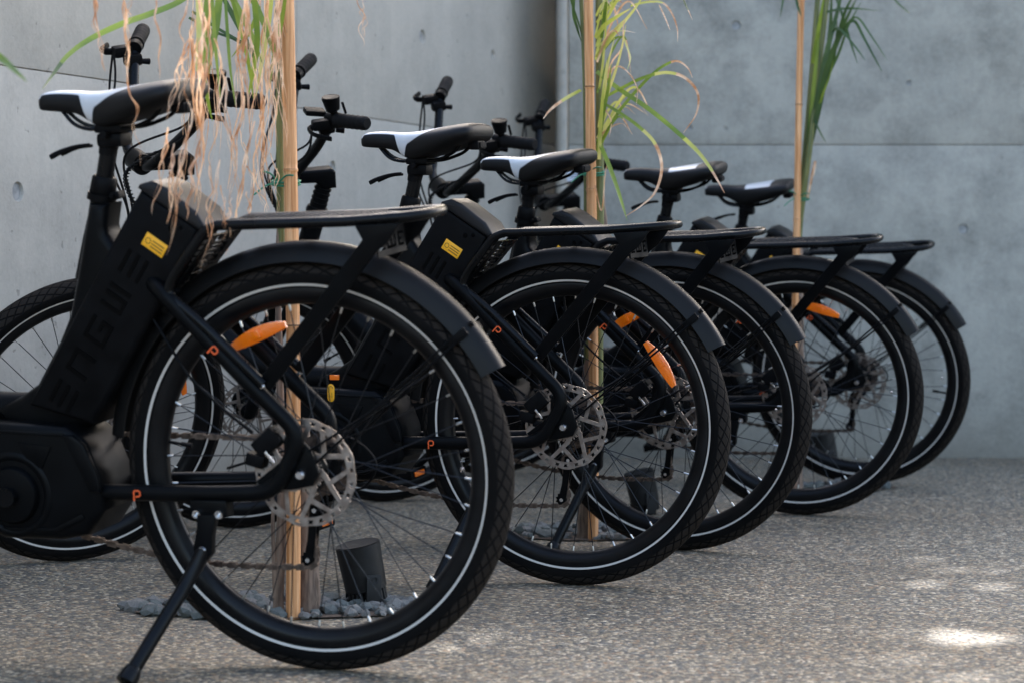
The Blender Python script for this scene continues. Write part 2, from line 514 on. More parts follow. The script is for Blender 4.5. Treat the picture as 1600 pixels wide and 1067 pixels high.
def boolean_holes(me, holes):
    """cut shallow tapered form-tie holes into a wall panel"""
    if not holes:
        return me
    tmp = bpy.data.objects.new('cut_tmp', me)
    COL.objects.link(tmp)
    bm = bmesh.new()
    for (p, nrm, r) in holes:
        q = Vector(nrm).to_track_quat('Z', 'Y').to_matrix().to_4x4()
        bmesh.ops.create_cone(bm, cap_ends=True, segments=20, radius1=r * .72, radius2=r * 1.15, depth=.03,
                              matrix=Matrix.Translation(Vector(p) + Vector(nrm) * .004) @ q)
    cm = bpy.data.meshes.new('cut'); bm.to_mesh(cm); bm.free()
    co = bpy.data.objects.new('cut_tool', cm); COL.objects.link(co)
    md = tmp.modifiers.new('b', 'BOOLEAN'); md.operation = 'DIFFERENCE'; md.object = co; md.solver = 'EXACT'
    dg = bpy.context.evaluated_depsgraph_get()
    res = bpy.data.meshes.new_from_object(tmp.evaluated_get(dg))
    bpy.data.objects.remove(tmp); bpy.data.objects.remove(co)
    return res

# --- long side wall: plane through A along D, facing +X side
WA = Vector((-1.196, 5.837, 0)); WD = Vector((.365, .931, 0)).normalized(); WNRM = Vector((WD.y, -WD.x, 0))
JZ = 1.160
def wall_px(px, py):
    """point of the side wall seen at a photo pixel"""
    d = at(px, py, 1) - Vector((0, 0, CAMH)); o = Vector((0, 0, CAMH))
    t = (WA - o).dot(WNRM) / d.dot(WNRM)
    return o + d * t
def panel(name, origin, direc, normal, s0, s1, z0, z1, thick, mm, parent, holes=(), ch=.0025):
    m = MB()
    def mp(p):
        return origin + direc * p.x - normal * p.y + Vector((0, 0, p.z))
    m.prism([(s0, z0), (s1, z0), (s1, z1), (s0, z1)], 0, thick, ch, 0, mp, 2)
    me = boolean_holes(m.mesh(name, mm, 30), holes)
    return link(name, me, parent)
lw = link('concrete_wall', None)
lw.location = (0, 0, 0)
tag(lw, 'long grey concrete wall that the bicycle front wheels point at', 'wall')
seams = [-4.2, -1.3, 1.523, 4.7]
hl = [(28, 300, .028), (660, 58, .028), (770, 86, .020), (520, 262, .024), (150, 560, .02)]
GAP = .0022
for a, b in zip(seams[:-1], seams[1:]):
    for z0, z1 in ((-.05, JZ), (JZ, 1.98)):
        hs = []
        for px, py, r in hl:
            q = wall_px(px, py); s = (q - WA).dot(WD)
            if a + .1 < s < b - .1 and z0 + .05 < q.z < z1 - .05:
                hs.append((tuple(q), tuple(WNRM), r))
                pl = MB(); pl.lathe([(0, 0), (r * .8, 0), (r * .78, .003), (0, .004)], 20)
                Mx = Matrix.Translation(q - WNRM * .0105) @ WNRM.to_track_quat('Y', 'Z').to_matrix().to_4x4()
                link('mortar_plug', pl.mesh('mortar_plug', M['mortar']), lw, Mx)
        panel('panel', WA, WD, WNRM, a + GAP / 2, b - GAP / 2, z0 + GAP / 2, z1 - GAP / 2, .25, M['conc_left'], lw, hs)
# core behind the joints
m = MB()
m.prism([(seams[0] + .01, -.04), (seams[-1] - .01, -.04), (seams[-1] - .01, 1.96), (seams[0] + .01, 1.96)], .012, .2, 0, 0,
        lambda p: WA + WD * p.x - WNRM * p.y + Vector((0, 0, p.z)))
link('core', m.mesh('core', M['conc_left']), lw)

# --- end wall facing the camera, with a rough vertical arris at its free corner
WR = 8.84
rw = link('concrete_wall', None)
tag(rw, 'mottled blue grey concrete wall closing the end of the bicycle row', 'wall')
X0 = .205
JR = at(1300, 227, WR).z
RN = Vector((0, -1, 0)); RD = Vector((1, 0, 0)); RO = Vector((0, WR, 0))
hr = [(1505, 358, .021), (1078, 200, .012), (1150, 40, .02), (1420, 130, .012)]
rs = [X0, 2.62, 6.2]
for a, b in zip(rs[:-1], rs[1:]):
    for z0, z1 in ((-.05, JR), (JR, 1.98)):
        hs = []
        for px, py, r in hr:
            q = at(px, py, WR)
            if a + .1 < q.x < b - .1 and z0 + .05 < q.z < z1 - .05:
                hs.append((tuple(q), (0, -1, 0), r))
                pl = MB(); pl.lathe([(0, 0), (r * .8, 0), (r * .78, .003), (0, .004)], 20)
                Mx = Matrix.Translation(q + Vector((0, .0105, 0))) @ RN.to_track_quat('Y', 'Z').to_matrix().to_4x4()
                link('mortar_plug', pl.mesh('mortar_plug', M['mortar']), rw, Mx)
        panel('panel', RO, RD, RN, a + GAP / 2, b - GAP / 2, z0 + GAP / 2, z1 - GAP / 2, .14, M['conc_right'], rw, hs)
m = MB()
m.prism([(X0 + .01, -.04), (6.18, -.04), (6.18, 1.96), (X0 + .01, 1.96)], .012, .12, 0, 0, lambda p: RO + RD * p.x - RN * p.y + Vector((0, 0, p.z)))
link('core', m.mesh('core', M['conc_right']), rw)
# corner strip with ragged edge
m = MB()
v = []; f = []
nz = 120
for i in range(nz + 1):
    z = -.04 + 2.01 * i / nz
    j = lambda s: (random.random() - .5) * s
    v += [(X0 - .040 + j(.002), WR + .50, z), (X0 - .038 + j(.003), WR + .012 + j(.004), z), (X0 - .026 + j(.006), WR - .004 + j(.004), z),
          (X0 - .012 + j(.005), WR - .006 + j(.004), z), (X0 - .003, WR + .004, z), (X0 - .003, WR + .50, z)]
for i in range(nz):
    for k in range(5):
        f.append((i * 6 + k, i * 6 + k + 1, (i + 1) * 6 + k + 1, (i + 1) * 6 + k))
m.add(v, f)
link('corner_strip', m.mesh('corner_strip', M['conc_left'], 60), rw)

# ================================================================== BICYCLE MESHES (x forward, y left, z up; origin at rear tyre contact)
RT, RTW = .345, .025            # tyre outer radius, section radius
WB = 1.182
HA = R_(21)
AX = Vector((-math.sin(HA), 0, math.cos(HA)))
NN = Vector((math.cos(HA), 0, math.sin(HA)))
STP = Vector((WB, 0, RT)) - NN * .045
ME = {}
def ax(z, off=0.0):
    """point on the steering axis at height z"""
    t = (z - STP.z) / AX.z
    return STP + AX * t + NN * off

# ---- tyre
def build_tyre():
    m = MB()
    prof = []
    nseg = 26
    for k in range(nseg + 1):
        a = R_(-128 + 256 * k / nseg)
        rr = RT - RTW + RTW * math.cos(a)
        if math.cos(a) < -.2:
            rr = RT - RTW + RTW * math.cos(a) * 1.25
        prof.append((rr, RTW * 1.0 * math.sin(a)))
    n = 160
    m.lathe(prof, n)
    me = m.mesh('tyre', M['tyre'], 60)
    uvl = me.uv_layers.new(name='UVMap')
    for poly in me.polygons:
        angs = []
        for li in poly.loop_indices:
            co = me.vertices[me.loops[li].vertex_index].co
            angs.append(math.atan2(co.z, co.x))
        ref = angs[0]
        for li, a in zip(poly.loop_indices, angs):
            co = me.vertices[me.loops[li].vertex_index].co
            if a - ref > PI: a -= 2 * PI
            if a - ref < -PI: a += 2 * PI
            rr = math.hypot(co.x, co.z) - (RT - RTW)
            uvl.data[li].uv = (a / (2 * PI), math.atan2(co.y, rr) / R_(128) * 1.15)
    return me
ME['tyre'] = build_tyre()
m = MB()
for s in (1, -1):
    pr = []
    for k in range(5):
        r = .3042 + .0040 * k / 4
        dr = r - (RT - RTW)
        ca = dr / (RTW * 1.25) if dr < -.005 else dr / RTW
        pr.append((r, s * (RTW * math.sqrt(max(0, 1 - ca * ca)) + .0009)))
    m.lathe(pr, 160)
ME['stripe'] = m.mesh('reflective_stripe', M['stripe'])
m = MB()
m.lathe([(.3035, .0188), (.300, .0200), (.292, .0195), (.286, .0185), (.279, .0125), (.274, .007), (.272, 0), (.274, -.007), (.279, -.0125), (.286, -.0185), (.292, -.0195), (.300, -.0200), (.3035, -.0188), (.292, 0)], 120, closed_prof=True)
ME['rim'] = m.mesh('rim', M['rim'], 50)

def spoke_mesh(side, lead):
    m = MB()
    fy = .031 if side > 0 else -.026
    p1 = Vector((.276, side * .003, 0))
    a = R_(62) * lead
    p0 = Vector((.028 * math.cos(a), fy, .028 * math.sin(a)))
    d = (p1 - p0).normalized()
    m.tube([p0, p1 - d * .014], .00105, 5, 0)
    m.tube([p1 - d * .014, p1 - d * .012, p1], [.0013, .0021, .0021], 6, 1)
    return m.mesh('spoke', [M['spoke'], M['nipple']])
ME['spokes'] = [spoke_mesh(1, 1), spoke_mesh(-1, 1), spoke_mesh(1, -1), spoke_mesh(-1, -1)]

m = MB()   # rear hub
m.lathe([(.0, .066), (.008, .066), (.008, .05), (.014, .046), (.02, .038), (.033, .034), (.033, .029), (.018, .024), (.016, 0), (.018, -.02), (.033, -.024), (.033, -.028), (.016, -.03), (.012, -.062), (0, -.062)], 28)
ME['rear_hub'] = m.mesh('wheel', M['paint2'], 40)
m = MB()
m.lathe([(.0, .06), (.008, .06), (.008, .05), (.014, .046), (.02, .038), (.033, .034), (.033, .029), (.016, .024), (.014, 0), (.016, -.02), (.033, -.024), (.033, -.028), (.016, -.034), (.008, -.058), (0, -.058)], 28)
ME['front_hub'] = m.mesh('wheel', M['paint2'], 40)

def rotor(R0, name):
    """brake disc: slotted ring with wave edge, six pairs of leaning arms, toothed carrier"""
    m = MB()
    T = .0011
    n = 144
    def ring(r_in, r_out):
        v, f = [], []
        for i in range(n):
            a = 2 * PI * i / n
            ri = r_in(a) if callable(r_in) else r_in
            ro = r_out(a) if callable(r_out) else r_out
            for rr, y in ((ri, -T), (ro, -T), (ro, T), (ri, T)):
                v.append((rr * math.cos(a), y, rr * math.sin(a)))
        for i in range(n):
            j = (i + 1) % n
            for k in range(4):
                l = (k + 1) % 4
                f.append((i * 4 + k, i * 4 + l, j * 4 + l, j * 4 + k))
        m.add(v, f)
    ring(R0 * .955, lambda a: R0 * (1 + .012 * math.sin(12 * a)))
    ring(R0 * .835, R0 * .885)
    def bar(r0, a0, r1, a1, w0, w1, t=T * .92):
        p, q = Vector((r0 * math.cos(a0), 0, r0 * math.sin(a0))), Vector((r1 * math.cos(a1), 0, r1 * math.sin(a1)))
        d = (q - p).normalized(); s = Vector((-d.z, 0, d.x))
        vs = []
        for y in (-t, t):
            for (c, w) in ((p, w0), (q, w1)):
                vs += [c + s * w / 2 + Vector((0, y, 0)), c - s * w / 2 + Vector((0, y, 0))]
        m.add(vs, [(0, 1, 3, 2), (4, 6, 7, 5), (0, 4, 5, 1), (2, 3, 7, 6), (0, 2, 6, 4), (1, 5, 7, 3)])
    for k in range(24):                      # webs between the two rings, leaving slots
        a = 2 * PI * k / 24
        bar(R0 * .87, a, R0 * .965, a + .05, R0 * (.10 if k % 2 else .16), R0 * (.12 if k % 2 else .2))
    for k in range(6):
        a = 2 * PI * k / 6
        bar(R0 * .36, a, R0 * .86, a + .62, R0 * .10, R0 * .085)
        bar(R0 * .52, a + .30, R0 * .86, a - .12, R0 * .09, R0 * .075)
        bar(R0 * .26, a - .25, R0 * .40, a + .12, R0 * .10, R0 * .12)
    ring(R0 * .24, lambda a: R0 * (.33 + .03 * (1 if math.sin(24 * a) > 0 else -1)))
    return m.mesh(name, M['rotor'], 30)
ME['rotor_r'] = rotor(.09, 'brake_rotor')
ME['rotor_f'] = rotor(.08, 'brake_rotor')
m = MB()
m.lathe([(0, .004), (.018, .004), (.022, .001), (.024, -.004), (.018, -.006), (0, -.006)], 20)
for k in range(6):
    a = k * PI / 3
    m.lathe([(0, .0065), (.003, .0065), (.0032, .003)], 8, (.014 * math.cos(a), 0, .014 * math.sin(a)), 1)
ME['lockring'] = m.mesh('lockring', [M['plastic'], M['bolt']])

m = MB()   # cassette
for k, rr in enumerate((.052, .047, .042, .037, .032, .027, .022)):
    y = -.032 - .0045 * k
    v, f = [], []
    n = 48
    for i in range(n):
        a = 2 * PI * i / n
        r2 = rr + (.0022 if i % 2 else -.0012)
        v += [(r2 * math.cos(a), y + .001, r2 * math.sin(a)), (r2 * math.cos(a), y - .001, r2 * math.sin(a))]
    for i in range(n):
        j = (i + 1) % n
        f.append((2 * i, 2 * i + 1, 2 * j + 1, 2 * j))
    f.append(tuple(2 * i for i in range(n))); f.append(tuple(2 * i + 1 for i in range(n - 1, -1, -1)))
    m.add(v, f)
ME['cassette'] = m.mesh('cassette', M['chain'])

def reflector():
    m = MB()
    pts = []
    n = 12
    for k in range(n + 1):
        x = -.055 + .11 * k / n
        t = x / .055
        pts.append((x, .0125 * (1 - .55 * t * t) + .004 * (1 - t * t)))
    for k in range(n, -1, -1):
        x = -.055 + .11 * k / n
        t = x / .055
        pts.append((x, -.0125 * (1 - .55 * t * t) + .004 * (1 - t * t)))
    m.prism(pts, -.004, .004, .0015)
    m.box((0, .005, .004), (.016, .004, .014), None, 0, .001)
    return m.mesh('reflector', M['orange'], 40)
ME['reflector'] = reflector()
m = MB()
m.tube([(.280, 0, 0), (.257, 0, 0), (.244, 0, 0)], [.0032, .003, .0022], 8)
m.tube([(.250, 0, 0), (.230, 0, 0)], .0042, 8)
ME['valve'] = m.mesh('valve', M['plastic'])

# ---- main frame
UX, WX = Vector((-.557, 0, .83)), Vector((.83, 0, .557))
def bat(u, w, y=0.0):
    p = UX * u + WX * w
    return Vector((p.x, y, p.z))
fr = MB()
fr.prism([(.378, .79), (.342, .79), (.350, .752), (.348, .738), (.337, .724), (.322, .722), (.285, .665), (.30, .60), (.345, .50), (.40, .415), (.46, .40), (.56, .405),
          (.585, .44), (.535, .462), (.500, .484), (.452, .558), (.430, .600), (.411, .666), (.392, .74)], -.034, .034, .016, seg=4)
sp0, sp1 = Vector((.3685, 0, .797)), Vector((.386, 0, .727))
fr.tube([sp0, (.377, 0, .763), sp1, (.40, 0, .66)], [.0185, .0185, .021, .026], 18)
dt = spline([(.47, 0, .44), (.60, 0, .437), (.72, 0, .462), (.84, 0, .545), (.93, 0, .66), (.985, 0, .735)], 6)
fr.tube(dt, [.027 + .006 * math.sin(PI * i / (len(dt) - 1)) for i in range(len(dt))], 18, flat=.92)
hb, ht = ax(.665), ax(.845)
fr.tube([hb, ax(.68), ax(.70), ax(.82), ax(.835), ht], [.026, .0285, .026, .026, .0285, .026], 18)
fr.box((.262, 0, .640), (.07, .062, .052), Matrix.Rotation(R_(-34), 3, 'Y'), 0, .012)          # stay bracket behind the battery
ME['frame'] = fr.mesh('frame', M['paint'], 40)

def both(fn):
    m = MB()
    fn(m, 1); fn(m, -1)
    return m
def stays(m, s):
    path = smooth_path([(.285, s * .012, .663), (.238, s * .066, .650), (.070, s * .067, .482), (-.006, s * .068, .409), (.050, s * .067, .314), (.16, s * .064, .308), (.40, s * .05, .304)], .036, 7)
    m.tube(path, .0142, 14, flat=.9)
    # dropout plate
    m.prism([(.02, .425), (-.018, .385), (-.030, .348), (-.018, .326), (.02, .318), (.065, .318), (.085, .330), (.03, .370), (.03, .40)], s * .060 - .0035, s * .060 + .0035, .002)
ME['stay'] = []
for s in (1, -1):
    m = MB(); stays(m, s)
    ME['stay'].append(m.mesh('stay_loop', M['paint'], 40))
ME['bolts'] = []
for (x, z, y, r) in ((.022, .428, .0745, .0032), (.107, .512, .074, .003), (0, .345, .064, 0)):
    m = MB()
    if r:
        m.lathe([(0, .002), (r * .7, .002), (r, .0)], 10, (x, y, z))
    else:
        m.lathe([(0, .012), (.006, .012), (.0085, .008), (.0085, 0)], 12, (x, y, z))
    ME['bolts'].append(m.mesh('bolt', M['bolt']))

# decals (letter p), as thin raised print on the tubes
def text_mesh(txt, size, thick=.0003):
    cu = bpy.data.curves.new('t', 'FONT')
    cu.body = txt; cu.size = size; cu.extrude = thick; cu.align_x = 'CENTER'; cu.align_y = 'CENTER'
    o = bpy.data.objects.new('t', cu); COL.objects.link(o)
    dg = bpy.context.evaluated_depsgraph_get()
    me = bpy.data.meshes.new_from_object(o.evaluated_get(dg))
    bpy.data.objects.remove(o)
    return me
def frame_matrix(pos, xdir, updir):
    x = Vector(xdir).normalized(); u = Vector(updir); z = x.cross(u).normalized(); y = z.cross(x)
    Mx = Matrix((x, y, z)).transposed().to_4x4()
    Mx.translation = Vector(pos)
    return Mx
def p_mesh():
    m = MB()
    pts = [(-.006, -.011), (-.006, .004), (-.004, .0065), (.003, .0065), (.0055, .004), (.0055, -.001), (.003, -.0035), (-.003, -.0035)]
    m.tube([(x, y, 0) for x, y in pts], .0016, 6, flat=.35, up=(0, 0, 1))
    return m.mesh('letter_p', M['decal'])
ME['p'] = p_mesh()

# ---- battery
m = MB()
def bmap(p):     # p.x -> w, p.z -> u
    return bat(p.z, p.x, p.y)
m.prism([(.555, .13), (.675, .09), (.679, .40), (.679, .525), (.556, .525), (.553, .40)], -.047, .047, .010, 0, bmap, 3)
ME['battery'] = m.mesh('battery', M['plastic'], 40)
m = MB()
m.prism([(.549, .524), (.684, .524), (.684, .532), (.668, .549), (.64, .553), (.575, .549), (.549, .537)], -.050, .050, .006, 0, bmap, 3)
ME['cap'] = m.mesh('battery_cap', M['cap'], 40)
m = MB()
m.prism([(.5485, .438), (.5525, .438), (.5525, .512), (.5485, .512)], -.03, .03, .001, 0, bmap)
for k in range(6):
    m.prism([(.5475, .444 + k * .011), (.549, .444 + k * .011), (.549, .450 + k * .011), (.5475, .450 + k * .011)], -.026, .026, 0, 1, bmap)
ME['vent'] = m.mesh('battery_back_plate', [M['plastic'], M['steel']])
m = MB()
m.lathe([(0, .0016), (.004, .0016), (.0052, 0)], 14)
m.lathe([(0, .0016), (.003, .0016), (.004, 0)], 14, (-.018, 0, .0))
ME['key'] = m.mesh('key_switch', M['emboss'])
GLY = {'E': [(0, .84, 1, 1), (0, .42, 1, .58), (0, 0, 1, .16)],
       'N': [(0, 0, .17, 1), (.17, .84, .83, 1), (.83, 0, 1, 1)],
       'G': [(0, 0, .17, 1), (.17, .84, 1, 1), (.17, 0, .83, .16), (.83, 0, 1, .56), (.5, .40, .83, .56)],
       'W': [(0, 0, .17, 1), (.17, 0, .66, .16), (.48, .16, .66, 1), (.83, 0, 1, 1)]}
def glyph(ch, wd, hg, dep, mp, mm):
    m = MB()
    for (a, b, c, d) in GLY[ch]:
        m.prism([(a * wd, b * hg), (c * wd, b * hg), (c * wd, d * hg), (a * wd, d * hg)], 0, dep, 0, 0, mp)
    return m.mesh('letter', mm, 30)
ME['glyph'] = []
u = .122
for ch in 'ENGWE':
    ME['glyph'].append(glyph(ch, .043, .043, .0012, lambda p, u=u: bat(u + p.x, .604 + p.z, .0468 + p.y), M['emboss']))
    u += .066
m = MB()
m.prism([(.588, .4475), (.632, .4475), (.632, .4715), (.588, .4715)], .0468, .0476, .0003, 0, bmap)
for k in range(3):
    m.prism([(.592 - .0, .4525 + k * .0052), (.616, .4525 + k * .0052), (.616, .4545 + k * .0052), (.592, .4545 + k * .0052)], .0475, .0478, 0, 1, bmap)
c0 = bat(.4595, .6235, .0475)
m.lathe([(.0042, 0), (.0042, .0003), (.0055, .0003), (.0055, 0)], 16, c0, 1)
ME['label'] = m.mesh('warning_label', [M['yellow'], M['ink']])

# ---- motor and cranks
m = MB()
mot = [(.66, .39), (.60, .425), (.43, .418), (.395, .395), (.372, .335), (.366, .275), (.398, .232), (.45, .222), (.56, .222), (.63, .25), (.675, .30), (.68, .35)]
m.prism(mot, -.058, .072, .014, seg=4)
m.prism([(.412, .405), (.432, .405), (.385, .308), (.367, .308), (.37, .335), (.392, .39)], .066, .078, .004)
m.prism([(.455, .385), (.52, .392), (.50, .352), (.475, .345)], .068, .0745, .003)
m.lathe([(0, .086), (.03, .086), (.046, .083), (.05, .076), (.05, .066)], 32, (.535, 0, .30))
m.lathe([(.060, .0725), (.064, .0755), (.070, .0755), (.074, .0725)], 40, (.535, 0, .30))
m.prism([(.40, .262), (.455, .236), (.56, .236), (.56, .244), (.458, .245), (.405, .27)], .070, .0745, .0015)
m.prism([(.43, .402), (.60, .409), (.60, .413), (.43, .407)], .070, .0742, .001)
for (x, z) in ((.448, .446), (.413, .412 + .028)):
    m.lathe([(0, .004), (.003, .004), (.0045, 0)], 10, (x, .0345, z), 1)
ME['motor'] = m.mesh('motor', [M['paint'], M['bolt']], 40)
m = MB()   # sticker on the motor neck
pts = []
for k in range(24):
    a = 2 * PI * k / 24
    pts.append((.0085 * math.cos(a), .0085 * math.sin(a) + (.011 if math.sin(a) > 0 else -.011)))
m.prism([(.530 + x, .413 + z) for x, z in pts], .0745, .0750, .0002)
m.tube([(.530 + .0045 * math.cos(R_(a)), .0752, .423 + .0045 * math.sin(R_(a))) for a in range(-60, 200, 20)], .0007, 5, 1)
m.tube([(.533, .0752, .412), (.533, .0752, .405), (.529, .0752, .405)], .0006, 5, 1)
m.tube([(.5275, .0752, .414), (.5275, .0752, .402)], .0006, 5, 1)
ME['sticker'] = m.mesh('yellow_sticker', [M['yellow'], M['ink']])
m = MB()
m.box((.520, .0755, .447), (.022, .004, .011), None, 0, .001)
ME['otag'] = m.mesh('orange_tag', M['orange'])
BBP = Vector((.535, 0, .30))
def crank(s):
    m = MB()
    y = s * .088
    m.tube([(0, y - s * .006, 0), (0, y + s * .012, 0)], .0165, 16)
    m.tube([(0, y, 0), (.03, y + s * .004, 0), (.14, y + s * .012, 0), (.165, y + s * .013, 0)], [.013, .0115, .0095, .0105], 12, flat=.75)
    m.tube([(.165, y + s * .004, 0), (.165, y + s * .025, 0)], .0085, 12)
    return m.mesh('crank', M['paint2'], 40)
def pedal(s):
    m = MB()
    for dx in (-.04, .04):
        m.box((dx, 0, 0), (.014, .085, .024), None, 0, .004)
    for dy in (-.036, 0, .036):
        m.box((0, dy, 0), (.08, .013, .018), None, 0, .003)
    m.tube([(0, -.05, 0), (0, .05, 0)], .008, 10)
    for dx in (-.048, .048):
        m.box((dx, 0, 0), (.004, .05, .012), None, 1, .001)
    return m.mesh('pedal', [M['plastic'], M['orange']])
ME['crank'] = {1: crank(1), -1: crank(-1)}
ME['pedal'] = pedal(1)
m = MB()
n = 88
v, f = [], []
for i in range(n):
    a = 2 * PI * i / n
    rr = .088 + (.0025 if i % 2 else -.0015)
    for r2, y in ((rr, -.0015), (rr, .0015), (.062, .0015), (.062, -.0015)):
        v.append((r2 * math.cos(a), y, r2 * math.sin(a)))
for i in range(n):
    j = (i + 1) % n
    for k in range(4):
        l = (k + 1) % 4
        f.append((i * 4 + k, i * 4 + l, j * 4 + l, j * 4 + k))
m.add(v, f)
for k in range(4):
    a = k * PI / 2
    m.tube([(.0, 0, .0), (.066 * math.cos(a), 0, .066 * math.sin(a))], .008, 8, flat=.4)
m.lathe([(.098, -.006), (.1, -.003), (.098, 0), (.086, .001)], 48)
ME['chainring'] = m.mesh('chainring', M['plastic'], 40)

# chain: loop of links
def chain():
    m = MB()
    y = -.050
    C1, r1 = Vector((BBP.x, y, BBP.z)), .088
    C2, r2 = Vector((0, y, RT)), .036
    P1, P2 = Vector((.028, y, .262)), Vector((.045, y, .176))
    path = []
    for a in range(95, -96, -6):
        path.append(C1 + Vector((r1 * math.cos(R_(a)), 0, r1 * math.sin(R_(a)))))
    low = C1 + Vector((-.03, 0, -r1))
    for k in range(1, 40):
        t = k / 40
        p = low.lerp(P2 + Vector((.004, 0, -.014)), t)
        p.z -= .02 * math.sin(PI * t)
        path.append(p)
    for a in range(-80, -200, -20):
        path.append(P2 + Vector((.014 * math.cos(R_(a)), 0, .014 * math.sin(R_(a)))))
    for a in range(-20, 100, 20):
        path.append(P1 + Vector((.014 * math.cos(R_(a)), 0, .014 * math.sin(R_(a)))))
    for a in range(230, 90, -12):
        path.append(C2 + Vector((r2 * math.cos(R_(a)), 0, r2 * math.sin(R_(a)))))
    path.append(C2 + Vector((0, 0, r2)))
    end = C1 + Vector((-.01, 0, r1)); st = path[-1]
    for k in range(1, 40):
        path.append(st.lerp(end, k / 40))
    # resample every half inch
    Ls, acc = [0], 0
    for a, b in zip(path[:-1], path[1:]):
        acc += (b - a).length; Ls.append(acc)
    nl = int(acc / .0127); j = 0; pts = []
    for k in range(nl + 1):
        s = acc * k / nl
        while j < len(Ls) - 2 and Ls[j + 1] < s: j += 1
        t = (s - Ls[j]) / max(1e-9, Ls[j + 1] - Ls[j])
        pts.append(path[j].lerp(path[j + 1], t))
    for k in range(nl):
        a, b = pts[k], pts[k + 1]
        c = (a + b) / 2; d = (b - a)
        ang = math.atan2(d.z, d.x)
        R3 = Matrix.Rotation(-ang, 3, 'Y')
        w = .0065 if k % 2 else .0045
        for s in (-1, 1):
            m.box(c + Vector((0, s * w / 2, 0)), (.0165, .0012, .0098) if k % 2 else (.0100, .0012, .0055), R3)
        m.box(a, (.0055, w, .0055), R3)
    return m.mesh('chain', M['chain'], 30)
ME['chain'] = chain()
# derailleur
m = MB()
m.box((.012, -.062, .300), (.028, .022, .055), Matrix.Rotation(R_(18), 3, 'Y'), 0, .005)
m.box((.030, -.066, .262), (.036, .026, .04), Matrix.Rotation(R_(-25), 3, 'Y'), 0, .007)
for s in (-1, 1):
    m.prism([(.020, .270), (.036, .270), (.044, .21), (.053, .176), (.046, .167), (.037, .172), (.030, .21)], -.050 + s * .007 - .001, -.050 + s * .007 + .001, 0)
for (x, z) in ((.028, .262), (.045, .176)):
    n = 22
    v, f = [], []
    for i in range(n):
        a = 2 * PI * i / n; rr = .0165 if i % 2 else .0125
        v += [(x + rr * math.cos(a), -.0475, z + rr * math.sin(a)), (x + rr * math.cos(a), -.0525, z + rr * math.sin(a))]
    for i in range(n):
        j = (i + 1) % n
        f.append((2 * i, 2 * i + 1, 2 * j + 1, 2 * j))
    f.append(tuple(2 * i for i in range(n))); f.append(tuple(2 * i + 1 for i in range(n - 1, -1, -1)))
    m.add(v, f)
    m.lathe([(0, .003), (.004, .003), (.0045, 0)], 10, (x, -.042, z), 1)
cb = spline([(.0, -.07, .285), (-.055, -.072, .30), (-.075, -.07, .345), (-.02, -.068, .385), (.08, -.075, .36), (.2, -.072, .325)], 6)
m.tube(cb, .0024, 7)
ME['derailleur'] = m.mesh('derailleur', [M['plastic'], M['bolt']], 35)
# rear caliper
m = MB()
m.box((.063, .048, .395), (.05, .03, .034), Matrix.Rotation(R_(40), 3, 'Y'), 0, .006)
m.box((.085, .050, .365), (.034, .026, .022), Matrix.Rotation(R_(-15), 3, 'Y'), 0, .004)
m.box((.055, .066, .372), (.024, .003, .005), Matrix.Rotation(R_(-52), 3, 'Y'), 1, .001)
m.tube(smooth_path([(.09, .05, .41), (.13, .052, .44), (.2, .05, .50), (.27, .035, .60)], .03), .0026, 7)
ME['caliper'] = m.mesh('brake_caliper', [M['plastic'], M['bolt']], 40)

# ---- fender
def fender():
    m = MB()
    a0, a1, n = R_(8), R_(153), 70
    ys = [-.031 + .062 * k / 10 for k in range(11)]
    v, f = [], []
    for i in range(n + 1):
        a = a0 + (a1 - a0) * i / n
        lift = 0 if a < R_(100) else .0
        for lay in (0, 1):
            for y in ys:
                t = abs(y / .031)
                rr = .3765 - .0315 * t ** 3.2 - lay * .0018 + lift
                v.append((rr * math.cos(a), y * (1 - lay * .04), RT + rr * math.sin(a)))
    K = 22
    for i in range(n):
        for k in range(10):
            f.append((i * K + k, i * K + k + 1, (i + 1) * K + k + 1, (i + 1) * K + k))
            f.append((i * K + 11 + k, (i + 1) * K + 11 + k, (i + 1) * K + 12 + k, i * K + 12 + k))
        for k in (0, 10):
            f.append((i * K + k, (i + 1) * K + k, (i + 1) * K + 11 + k, i * K + 11 + k))
    for i in (0, n):
        for k in range(10):
            f.append((i * K + k, i * K + k + 1, i * K + 12 + k, i * K + 11 + k))
    m.add(v, f)
    return m.mesh('fender', M['fender'], 40)
ME['fender'] = fender()
m = MB()
a = R_(140)
rr = .362
fx, fz = rr * math.cos(a), RT + rr * math.sin(a)
for s in (-1, 1):
    for da in (0, .03):
        ex, ez = (rr - .02) * math.cos(a + da), RT + (rr - .02) * math.sin(a + da)
        m.tube(smooth_path([(-.012, s * .062, .352 + da), (ex * .55, s * .05, RT + (ez - RT) * .55), (ex, s * .036, ez)], .05), .0022, 7)
    m.box(((rr - .012) * math.cos(a + .015), s * .0335, RT + (rr - .012) * math.sin(a + .015)), (.038, .006, .014), Matrix.Rotation(-(a + .015), 3, 'Y'), 0, .002)
    m.lathe([(0, .003), (.003, .003), (.0042, 0)], 10, ((rr + .006) * math.cos(a - .1), .0, RT), 1)
ME['fender_stay'] = m.mesh('fender_stay', [M['plastic'], M['bolt']], 40)
m = MB()
q = (.3775 * math.cos(a), 0, RT + .3775 * math.sin(a))
rt = Matrix.Rotation(PI / 2 - a, 3, 'Y')
m.lathe([(0, .0), (.005, .0), (.005, .003), (.0035, .004), (0, .004)], 12)
vv = []
for p in m.v:
    p = Vector((p[0], p[2], p[1]))
    vv.append(tuple(rt @ p + Vector(q) + Vector((0, .016, -.002))))
m.v = vv
ME['rivet'] = m.mesh('rivet', M['plastic'])

